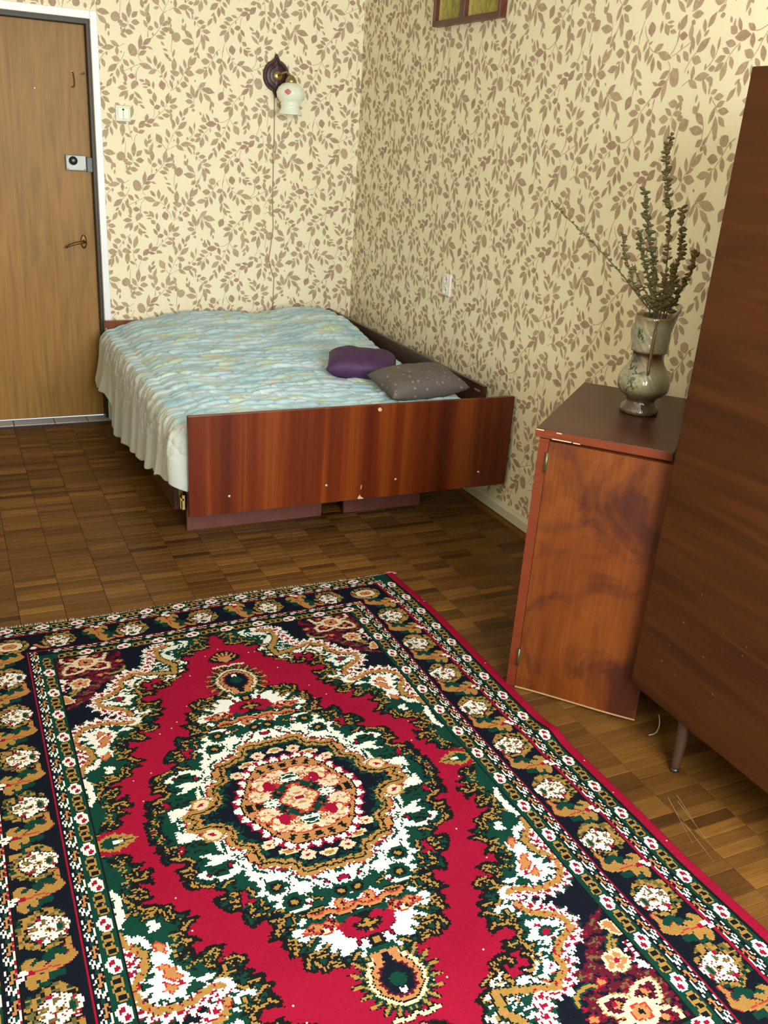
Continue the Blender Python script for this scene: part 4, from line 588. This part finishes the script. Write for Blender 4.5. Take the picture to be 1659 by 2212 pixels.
def quadrant(D,a,b):
    P=Paint(a,b,'R')
    # broken, one-knot steps along the rows
    ii=np.arange(len(b)); 
    P.X=P.X+3.2*(hash2(ii,0,5)[:,None]-.5)*2
    P.Y=P.Y+2.0*(hash2(np.arange(len(a)),1,9)[None,:]-.5)*2
    rnd=hash2((P.X//9).astype(int),(P.Y//6).astype(int),3)
    # --- spandrel
    P.line(D['spanedge'],'K',4.5); P.fill(D['span'],'G')
    e,es,_=P.dist(D['spanedge'],40); ins=P.C==IX['G']
    P.C[ins&(e<30)&(rnd<.24)]=IX['K']; P.C[ins&(e>10)&(e<34)&(rnd>.86)]=IX['Y']
    P.C[ins&(e<4.5)]=IX['K']
    fronds(P,D['spanedge'],1)
    for p in D['sy']: P.line(p,'Y',3.0,'K',3.4)
    gd=np.minimum(P.dist(D['g1'],75)[0],P.dist(D['g2'],75)[0])
    for p in D['sw']: P.outlined(p,'W','G',3.5)
    far=P.Y>600
    P.C[far&ins&(gd<48)&(gd>12)&(rnd<.3)]=IX['W']
    for p in D['sg']: P.fill(p,'G')
    for p in D['so']: P.outlined(p,'O','X',3.5)
    for p in D['sr']: P.fill(p,'R')
    P.fill(D['navy'],'N')
    for k in ('g1','g2'):
        d,s_,_=P.dist(D[k],24); P.C[d<13]=IX['K']; P.C[d<9.5]=IX['Y']; P.C[(d<6)&((s_//9).astype(int)%5==0)]=IX['O']
        P.C[(d>7)&(d<13)&((s_//7).astype(int)%3==0)]=IX['G']
    for k in ('saw2','saw1','sawA'):
        d,s_,sd=P.dist(D[k],44); d2=d
        g=np.minimum(gd,60)
        tri=np.abs((s_/24.)%1-.5)*2
        P.C[(d<7+21*tri)&(g>8)]=IX['W']
        P.C[(d<8)&(g>9)&(((s_+d*1.2)/24.)%1<.5)]=IX['R']
        P.C[(d<19)&(d>8)&(((s_+d)/24.)%1>.82)]=IX['R']
    # --- corner: clouds, star, flowers
    n=P.C==IX['N']
    for p in D['maroon']:
        P.line(list(p)+[p[0]],'M',5); m=P.inpoly(p); P.C[m&n]=IX['M']; P.C[m&n&(rnd<.34)]=IX['L']; P.C[m&n&(rnd>.86)]=IX['R']
    sx,sy=D['star']; r=np.hypot(P.X-sx,P.Y-sy); m=(P.C==IX['N'])&(r<118)&(P.X>300)
    P.C[m&(rnd<.42)]=IX['M']; P.C[m&(rnd>.93)]=IX['R']
    for p in D['stem']: P.line(p,'Y',4.2,'G',3)
    def flip(p): return [(2*sx-x,2*sy-y) for x,y in p]
    for p in D['starp']+[flip(q) for q in D['starp']]: P.line(list(p)+[p[0]],'Y',6.5); P.fill(p,'M'); P.line(list(p)+[p[0]],'C',4.6)
    P.disc(sx,sy,38,32,'C')
    for p in D['starin']+[flip(q) for q in D['starin']]: P.fill(p,'K'); c=np.mean(p,0); P.disc(c[0],c[1],9,9,'O'); P.disc(2*sx-sx*0-c[0] if 0 else c[0]+(c[0]-sx)*.18,c[1]+(c[1]-sy)*.18,6,6,'R')
    P.disc(sx,sy,23,20,'X'); P.disc(sx,sy,18,16,'O'); P.disc(sx,sy,7,6,'K')
    for x,y in D['ospot']: P.disc(x,y,13,11,'R'); P.disc(x,y,9,8,'O')
    for x,y in D['peach']:
        for i in range(5):
            t=i*1.2566+.3; P.disc(x+17*math.cos(t),y+15*math.sin(t),17,15,'C')
        for i in range(5):
            t=i*1.2566+.3; P.disc(x+17*math.cos(t),y+15*math.sin(t),9,8,'O')
        P.disc(x,y,8,5,'R')
    P.outlined(D['peach2'],'O','C',5)
    for p in D['wz']: P.fill(p,'W'); P.C[P.inpoly(p)&(rnd>.8)]=IX['R']
    tree=[(408,0),(418,8),(440,10),(432,22),(458,18),(454,30),(482,22),(492,14),(492,-14)]
    P.fill([(400,-10),(400,34),(440,40),(476,44),(496,34),(496,-10)],'R')
    P.fill(tree+[(408,-8)],'G'); P.line(tree,'Y',4.4); P.disc(452,4,11,5,'W')
    # --- medallion
    P.line(D['med'][:-2],'K',4.5); P.fill(D['med'],'G')
    e,es,_=P.dist(D['med'][:-2],44); ins=P.C==IX['G'] ; ins&=P.inpoly(D['med'])
    P.C[ins&(e<34)&(rnd<.3)]=IX['N']; P.C[ins&(e<5)]=IX['K']
    fronds(P,D['med'][:-2],-1)
    for p in D['mgold']: P.line(p,'Y',3.1,'K',3.2)
    for p in D['mw']: P.outlined(p,'W','G',3)
    for p in D['mdark']: P.fill(p,'G'); P.C[P.inpoly(p)&(rnd<.3)]=IX['K']
    for p in D['mo']: P.outlined(p,'O','X',4)
    P.C[P.inpoly(D['mo'][2])&(rnd>.7)]=IX['C']
    for p in D['mr']: P.outlined(p,'R','K',2.5)
    for x,y in D['mrose']:
        for i in range(6):
            t=i*1.047; P.disc(x+15*math.cos(t),y+13*math.sin(t),12,10,'G')
        P.disc(x,y,16,14,'K'); P.disc(x,y,8.5,7,'Y')
    # red carnation on the long axis
    P.disc(0,436,62,36,'K')
    for x,y in ((48,440),(28,416),(30,456),(0,462),(52,424)): P.disc(x,y,17,11,'R')
    P.line([(0,424),(0,452)],'Y',4.5); P.line([(0,437),(20,432)],'Y',4)
    P.disc(0,480,20,17,'K'); P.disc(0,480,10,9,'Y')
    ring2=[(0,376),(22,388),(45,386),(66,372),(92,382),(112,372)]
    P.line(ring2,'O',5.5,'K',4); P.line([(x,y-6) for x,y in ring2],'X',2)
    # lobed gold ring and what it encloses
    inner=[(0,0)]+[tuple(q) for q in D['ring']]+[(0,262)]
    P.fill(inner,'N')
    d,s_,sd=P.dist(D['ring'],34)
    inn=P.inpoly(inner)
    belt=(~inn)&(d<40+10*np.sin(s_/17.))&(P.C==IX['G'])&(P.X+P.Y>120); P.C[belt&(((s_-d*.8)/19.)%1>.34)]=IX['W']
    P.C[(~inn)&(d<17)&(((s_+d*2)//8).astype(int)%3==0)]=IX['X']
    P.C[(~inn)&(d<26)&(d>12)&(((s_+d)//7).astype(int)%4==0)]=IX['R']
    P.C[d<13]=IX['Y']; P.C[(d<13)&inn&((s_//11).astype(int)%2==0)&(d>7)]=IX['G']
    P.C[d<2.4]=IX['K']; P.C[(d<12)&(d>5)&(rnd>.75)]=IX['O']
    P.C[inn&(d>12)&(d<26)&(rnd<.45)]=IX['G']
    x,y=D['pflower']; P.disc(x,y,26,24,'Y'); P.disc(x,y,20,18,'C'); P.disc(x,y,8,7,'R')
    P.outlined(D['orlobe'],'O','K',3)
    for k,(x,y) in enumerate(D['pf']):
        if k%2==0:
            for i in range(6): t=i*1.047; P.disc(x+10*math.cos(t),y+8*math.sin(t),9,8,'C')
            P.disc(x,y,6,4,'R')
        else: P.outlined([(x-19,y+3),(x-4,y-7),(x+17,y-6),(x+6,y+6)],'Y','C',5.5)
    # rosette at the centre: spiked white, peach band of dark squares, flowers
    q=np.hypot(P.X/.87,P.Y) ; th=np.arctan2(P.Y/1.0,P.X/.87)
    lob=1+.035*np.cos(6*th)
    q=q/lob
    sp=np.abs((th*15/math.pi)%1-.5)*2
    P.C[q<180+14*sp]=IX['R']; P.C[q<172+18*sp]=IX['W']; P.C[(q<186)&(q>164)&(sp<.18)]=IX['R']
    P.C[q<168]=IX['K']; P.C[q<163]=IX['O']; 
    P.C[(q>137)&(q<155)&(((th*12.5/math.pi)%1)<.42)]=IX['K']
    P.C[q<128]=IX['K']; m=q<124; P.C[m]=IX['G']; P.C[m&(rnd<.3)]=IX['K']; P.C[m&(rnd>.72)]=IX['X']
    for x,y in ((93,42),(28,98),(72,82)):
        P.disc(x,y,33,31,'X'); P.disc(x,y,29,27,'C'); P.C[(np.hypot(P.X-x,P.Y-y)<25)&(rnd>.8)]=IX['O']; P.C[(np.hypot(P.X-x,P.Y-y)<28)&(np.hypot(P.X-x,P.Y-y)>20)&(rnd<.25)]=IX['W']
    for x,y in ((70,0),(0,84)): P.disc(x,y,27,20,'G'); m=(np.hypot((P.X-x)/24,(P.Y-y)/17)<1)&(rnd>.45); P.C[m]=IX['W']
    P.disc(62,66,16,20,'R')
    m=(np.abs(P.X)+np.abs(P.Y)*.85<58); P.C[m]=IX['X']; m=(np.abs(P.X)+np.abs(P.Y)*.85<50); P.C[m]=IX['O']; P.C[m&(rnd>.4)]=IX['C']
    P.disc(0,0,11,9,'R')
    # --- pendant on the long axis, its spikes, and the palmette beyond it
    cy=588; qx=P.X; qy=P.Y-cy
    th=np.arctan2(qy,qx); r=np.hypot(qx/.82,qy/.9)
    rr=r*(1-.10*np.sin(th)*-1)
    sp=np.abs((th*10/math.pi+ r*.004)%1-.5)*2
    m=(P.Y>515); P.C[m&(rr<84+36*sp)]=IX['K']; P.C[m&(rr<76+34*sp)&(sp>.3)]=IX['G']; P.C[m&(rr<112)&(sp>.72)&(rr>80)]=IX['Y']
    P.C[m&(rr<78)&(rnd<.35)]=IX['Y']
    P.C[m&(rr<74)]=IX['C']; P.C[m&(rr<64)]=IX['K']; P.C[m&(rr<60)]=IX['O']
    P.fill([(-1,508),(32,512),(24,545),(-1,560)],'O')
    P.C[(rr<44+8*sp)&m]=IX['M']; P.C[(rr<38+6*sp)&m]=IX['N']; P.C[(rr<20)&m]=IX['G']
    P.fill([(-1,515),(9,520),(16,560),(-1,570)],'N')
    P.disc(4,cy+26,5,8,'W')
    P.line([(0,668),(26,676),(46,668)],'K',7); P.line([(0,670),(24,677),(46,669)],'C',4.4)
    fan=[(0,690),(16,694),(44,706),(52,722),(38,738),(26,752),(10,760),(0,764)]
    P.line(fan,'M',3); P.fill([(-2,690)]+fan+[(-2,764)],'K')
    for t in (0,.36,.72,1.08): P.line([(0,698),(44*math.sin(t),700+54*math.cos(t))],'O',3.6)
    return P.C
CHAIN=['..YYYY..','.YKKKKY.','.YKKKKY.','..YYYYY.','.YYKKKY.','.YKKKY..','..YYYYY.','..YKKKKY','..YKKKKY','...YYYY.']
FLOWER=['..WWWW...','.WWRRWW..','WWRRRWWW.','WWRWWWWW.','.WWWWRWW.','.WWWRRRW.','..WWRRWW.','...WWWW..']
DOTS=['W..OO.','..OOKO','.WKO..','W.KOO.','..OOKW','GWKK.W','W.WGGW','.WWGWW','GW.WW.','..KW..','..GG.W','W.GG..']
def stamp(C,art,i0,j0,di,dj,si,sj,along_v,bg=None):
    """art rows run along the border; (i0,j0) its first corner in knots; si,sj its size in knots"""
    n=len(art);w=len(art[0])
    for p in range(si):
        for q in range(sj):
            ch=art[int(p*n/si)][int(q*w/sj)]
            if ch=='.':
                continue
            i,j=(i0+p*di,j0+q*dj) if along_v else (i0+q*dj,j0+p*di)
            if 0<=i<C.shape[0] and 0<=j<C.shape[1]: C[i,j]=IX[ch]
ROS=[(41,-31),(20,-51),(9,-60),(-4,-59),(-13,-53),(-23,-56),(-28,-47),(-40,-43),(-52,-43),(-58,-38),(-56,-24),(-62,-17),(-56,-6),(-62,-1),(-54,8),(-60,17),(-58,37),(-45,34),(-41,45),(-27,48),(-19,53),(-5,64),(2,57),(12,53),(25,48),(32,37),(40,30)]
ROSW=[(44,-15),(29,-22),(9,-31),(-8,-38),(-9,-29),(-22,-21),(-36,-14),(-36,-5),(-38,10),(-23,30),(-11,37),(-8,45),(17,31),(21,25),(32,31),(41,17),(46,-1)]
def rosette(P,cx,cy,tr,mx=1,my=1,s=1.0):
    def T(p): return [(cx+s*x*mx,cy+s*y*my) if not tr else (cx+s*y*my,cy+s*x*mx) for x,y in p]
    g=T(ROS); P.line(g+[g[0]],'K',3); P.fill(g,'L'); m=P.inpoly(g); h=hash2((P.X//7).astype(int),(P.Y//7).astype(int),7); P.C[m&(h<.5)]=IX['Y']; P.C[m&(h>.86)]=IX['K']; P.C[m&(h>.76)&(h<.86)]=IX['G']
    w=T(ROSW); P.line(w+[w[0]],'K',3); P.fill(w,'W'); m=P.inpoly(w)
    h2=hash2((P.X//4).astype(int),(P.Y//4).astype(int),23); P.C[m&(h2<.13)]=IX['L']; P.C[m&(h2>.93)]=IX['R']
    for x,y,rx,ry,c in ((27,3,8,15,'L'),(25,3,5,11,'G'),(4,4,9,6,'Y'),(4,4,5,3,'K'),(-24,-4,8,6,'L'),(-24,-4,4,3,'Y'),(-10,24,8,5,'L'),(-6,-18,5,8,'L'),(-14,-29,6,5,'R'),(-16,31,7,5,'R'),(36,18,5,4,'R'),(-36,8,6,4,'Y')):
        (u,v),=T([(x,y)]); P.disc(u,v,(rx if not tr else ry)*s,(ry if not tr else rx)*s,c)
    st=T([(38,42),(36,56),(24,68),(10,80)]); P.line(st,'R',7); P.line(st,'Y',5.2)
    (u,v),=T([(32,88)]); P.disc(u,v,13*s,11*s,'R'); P.disc(u,v,10*s,9*s,'W')
LEAF=dict(a=[(38,-35),(32,-33),(37,-20),(27,-10),(8,-19),(8,-9),(-9,1),(-33,12),(-27,19),(4,17),(35,7),(49,-7)],
 b=[(-27,19),(-46,18),(-52,29),(-49,42),(-38,52),(-30,46),(-35,35),(-26,27),(-23,37),(-13,39),(-11,21)],
 c=[(-11,-7),(-20,-13),(-36,-4),(-44,-11),(-31,-23),(-45,-25),(-57,-14),(-55,-2),(-42,7),(-25,7)])
def leaf(P,cx,cy,tr,mx=1,my=1):
    def T(p): return [(cx+x*mx,cy+y*my) if not tr else (cx+y*my,cy+x*mx) for x,y in p]
    for x,y,r in ((7,-27,15),(-5,-18,14),(-35,-13,12),(-20,46,14),(11,27,13),(-4,30,12),(22,-24,12)): (u,v),=T([(x,y)]); P.disc(u,v,r,r*.8,'G')
    for k in 'abc':
        p=T(LEAF[k]); P.line(p+[p[0]],'R' if k=='a' else 'G',2.6); P.line(p+[p[0]],'O',1.6);P.fill(p,'Y' )
    P.line(T([(12,10),(-4,7),(-36,12)]),'X',2.0)
    for x,y,r,c in ((-41,11,9,'R'),(-55,7,9,'W'),(-62,20,8,'W')): (u,v),=T([(x,y)]); P.disc(u,v,r,r*.75,c)
def rug(D,K=4.0,W=1545,L=2252,band=34):
    u=np.arange(-band+K/2,W+band,K); v=np.arange(K/2,L,K)
    P=Paint(u,v,'N')
    # field by four mirrored quadrants
    a=np.arange(K/2,505,K); b=np.arange(K/2,895,K); Q=quadrant(D,a,b)
    ai=np.clip((np.abs(u-W/2)/K).astype(int),0,len(a)-1); bi=np.clip((np.abs(v-L/2)/K).astype(int),0,len(b)-1)
    P.C[:]=Q[bi][:,ai]
    du=np.minimum(P.X,W-P.X); dv=np.minimum(P.Y,L-P.Y)*1.10
    e=np.minimum(du,dv); side=du<dv
    def rng(lo,hi,c): P.C[(e>=lo)&(e<hi)]=IX[c]
    for lo,hi,c in ((-99,0,'R'),(0,5,'K'),(5,44,'G'),(44,49,'K'),(49,72,'N'),(72,77,'R'),(77,82,'K'),(82,196,'N'),(196,199,'K'),(199,204,'R'),(204,226,'N'),(226,232,'K'),(232,270,'G'),(270,276,'K')): rng(lo,hi,c)
    P.C[(du<0)]=IX['R']; 
    # main border
    for sgn in (0,1):
        X=(lambda x:x) if not sgn else (lambda x:W-x)
        mx=1 if not sgn else -1
        for k in range(11):
            y=119+201.4*k
            if 0<k<10: rosette(P,X(140),y,False,mx)
            if k<10: leaf(P,X(140),y+93,False,mx)
        for j in (0,1):
            cy=(130 if j==0 else L-130); h=hash2((P.X//8).astype(int),(P.Y//8).astype(int),7)
            m=((P.X-X(154))/56)**2+((P.Y-cy)/46)**2<1; P.C[m]=IX['L']; P.C[m&(h<.5)]=IX['Y']; P.C[m&(h>.85)]=IX['K']
            P.disc(X(154),cy,41,31,'K');P.disc(X(154),cy,38,28,'C');P.disc(X(154),cy,22,14,'X');P.disc(X(154),cy,18,11,'O');P.disc(X(154),cy,7,4,'K')
    for j in (0,1):
        cy=128 if j==0 else L-128; mr=1 if j==0 else -1
        for x in (300,532,772,1012,1244): rosette(P,x,cy,True,mr,1,.9)
        for x in (402,636,876,1112): leaf(P,x,cy,True,mr,1)
    # guard bands: chains of three links between small flowers; dotted stripes
    n=lambda x:int(round(x/K)); o=n(band)
    for sgn in (0,1):
        for u0 in (8,234):
            j=o+n(u0) if not sgn else o+n(W-u0)-1; dj=1 if not sgn else -1
            lo=60 if u0==8 else 250
            for k in range(20):
                y=91+114.9*k
                if lo<y<L-lo: stamp(P.C,FLOWER,n(y-20),j,1,dj,11,9,True)
                if lo-40<y+57<L-lo+20: stamp(P.C,CHAIN,n(y+57-30),j,1,dj,16,8,True)
        for u0 in (49,204):
            j=o+n(u0) if not sgn else o+n(W-u0)-1; dj=1 if not sgn else -1
            y=u0*.9
            while y<L-u0*.9-40:
                stamp(P.C,DOTS,n(y),j,1,dj,18,6,True); y+=72
    for sgn in (0,1):
        for u0 in (8,234):
            i=n(u0/1.1) if not sgn else n(L-u0/1.1)-1; di=1 if not sgn else -1
            lo=60 if u0==8 else 262
            for k in range(14):
                x=40+113*k
                if lo<x<W-lo: stamp(P.C,FLOWER,i,o+n(x-20),1,di,11,8,False)
                if lo-20<x+56<W-lo+20: stamp(P.C,CHAIN,i,o+n(x+56-30),1,di,16,8,False)
        for u0 in (49,204):
            i=n(u0/1.1) if not sgn else n(L-u0/1.1)-1; di=1 if not sgn else -1
            x=u0
            while x<W-u0-60:
                stamp(P.C,DOTS,i,o+n(x),1,di,18,5,False); x+=72
    # scattered lint in the red
    h=hash2((P.X//K).astype(int),(P.Y//K).astype(int),17); P.C[(P.C==IX['R'])&(h>.9985)]=IX['C']
    return u,v,P.C
COL=dict(R=(.225,.0065,.026),N=(.006,.008,.014),G=(.0055,.036,.025),W=(.56,.585,.545),Y=(.265,.155,.040),O=(.33,.155,.058),C=(.50,.415,.29),M=(.075,.008,.018),K=(.008,.009,.009),X=(.32,.03,.022),L=(.095,.08,.03))
# ------------------------------------------------------------------ rug: every knot a face of the pile
u,v,C=rug(RUGDATA)
K=4.0; nu,nv=len(u),len(v)
eu=np.concatenate([u-K/2,[u[-1]+K/2]])/1000; ev=np.concatenate([v-K/2,[v[-1]+K/2]])/1000
U,Vv=np.meshgrid(eu,ev)
def sm(a,b,x): t=np.clip((x-a)/(b-a),0,1); return t*t*(3-2*t)
Lr=2.252; V2=np.where(Vv<1.126,.022+(1.126-.022)*Vv/1.126,Vv)
fadeu=np.clip(1-U/.7,0,1); U2=U+fadeu*(.022*np.exp(-(Vv/.22)**1.3)-.020*sm(1.6,2.0,Vv)-.004*np.sin(Vv*5.2))
V2=V2+.006*np.sin(U*7+.5)*np.clip(1-Vv/.3,0,1)
X=-.753-U2+.006; Y=-2.24-V2
Z=.0085+.0012*np.sin(U*9+Vv*7)*np.sin(Vv*4)+.013*np.exp(-(((U+.02)/.10)**2+((Vv-1.115)/.045)**2))+.006*np.exp(-((Vv/.05)**2))*np.clip(np.sin(U*6.3+2.2),0,1)**3*np.exp(-Vv*8)
rs=np.random.RandomState(3); Z=Z+(rs.rand(*Z.shape)-.5)*.0011
ed=np.minimum(np.minimum(U+.034,1.545+.034-U),np.minimum(Vv,Lr-Vv)); Z=np.where(ed<.001,.001+Z*.25,np.where(ed<.007,Z*.86,Z))
verts=np.stack([X,Y,Z],-1).reshape(-1,3); idx=np.arange(len(verts)).reshape(nv+1,nu+1)
F=np.stack([idx[:-1,:-1],idx[1:,:-1],idx[1:,1:],idx[:-1,1:]],-1).reshape(-1,4)
me=npmesh('rug',verts,F)
names=dict(R='crimson',N='navy',G='bottle_green',W='white',Y='ochre',O='apricot',C='cream',M='maroon',K='black',X='rust',L='olive')
for c in PAL:
    m=NT('wool_'+names[c],1.0,.0); n=m.noise(m.co(),330,2); n2=m.noise(m.co(),5,3); k=COL[c]
    cc=m.mix(tuple(x*.72 for x in k),tuple(min(1,x*1.22) for x in k),n); cc=m.mix(cc,m.ramp(n2,[(.3,(.92,.92,.92)),(.7,(1.06,1.06,1.06))]),1.0,'MULTIPLY'); m.col(cc); m.bump(n,.5,.002); me.materials.append(m.mat)
me.polygons.foreach_set('material_index',C.astype(np.int32).ravel())
rg=obj('rug',me); tag(rg,'crimson patterned wool rug with a cream and green medallion on the floor','rug')
mb=MB(); rf=random.Random(8)
for far in (0,1):
    row=0 if far==0 else nv; step=1
    for i in range(0,nu+1,step):
        x,y,z=X[row,i],Y[row,i],.0045; d=1 if far==0 else -1; l=rf.uniform(.008,.024); a=rf.uniform(-.008,.008); w=.0017
        mb.add([(x-w,y-d*.002,z),(x+w,y-d*.002,z),(x+a+w*.5,y+d*l,.0016),(x+a-w*.5,y+d*l,.0016)],[(0,1,2,3)])
tag(mb.build('fringe',plain('pinkish_white_warp',(.58,.50,.42),.9),rg),kind='stuff')
mb=MB()
for k in range(14):
    a=rf.uniform(-.004,.004); mb.tube([(-.775+a,-2.262,.007),(-.75+a,-2.252+a,.006),(-.725+rf.uniform(-.01,.012),-2.256+rf.uniform(-.012,.008),.003)],.0009,4)
mb.build('corner_threads',plain('loose_red_warp',(.42,.14,.13),.9),rg)
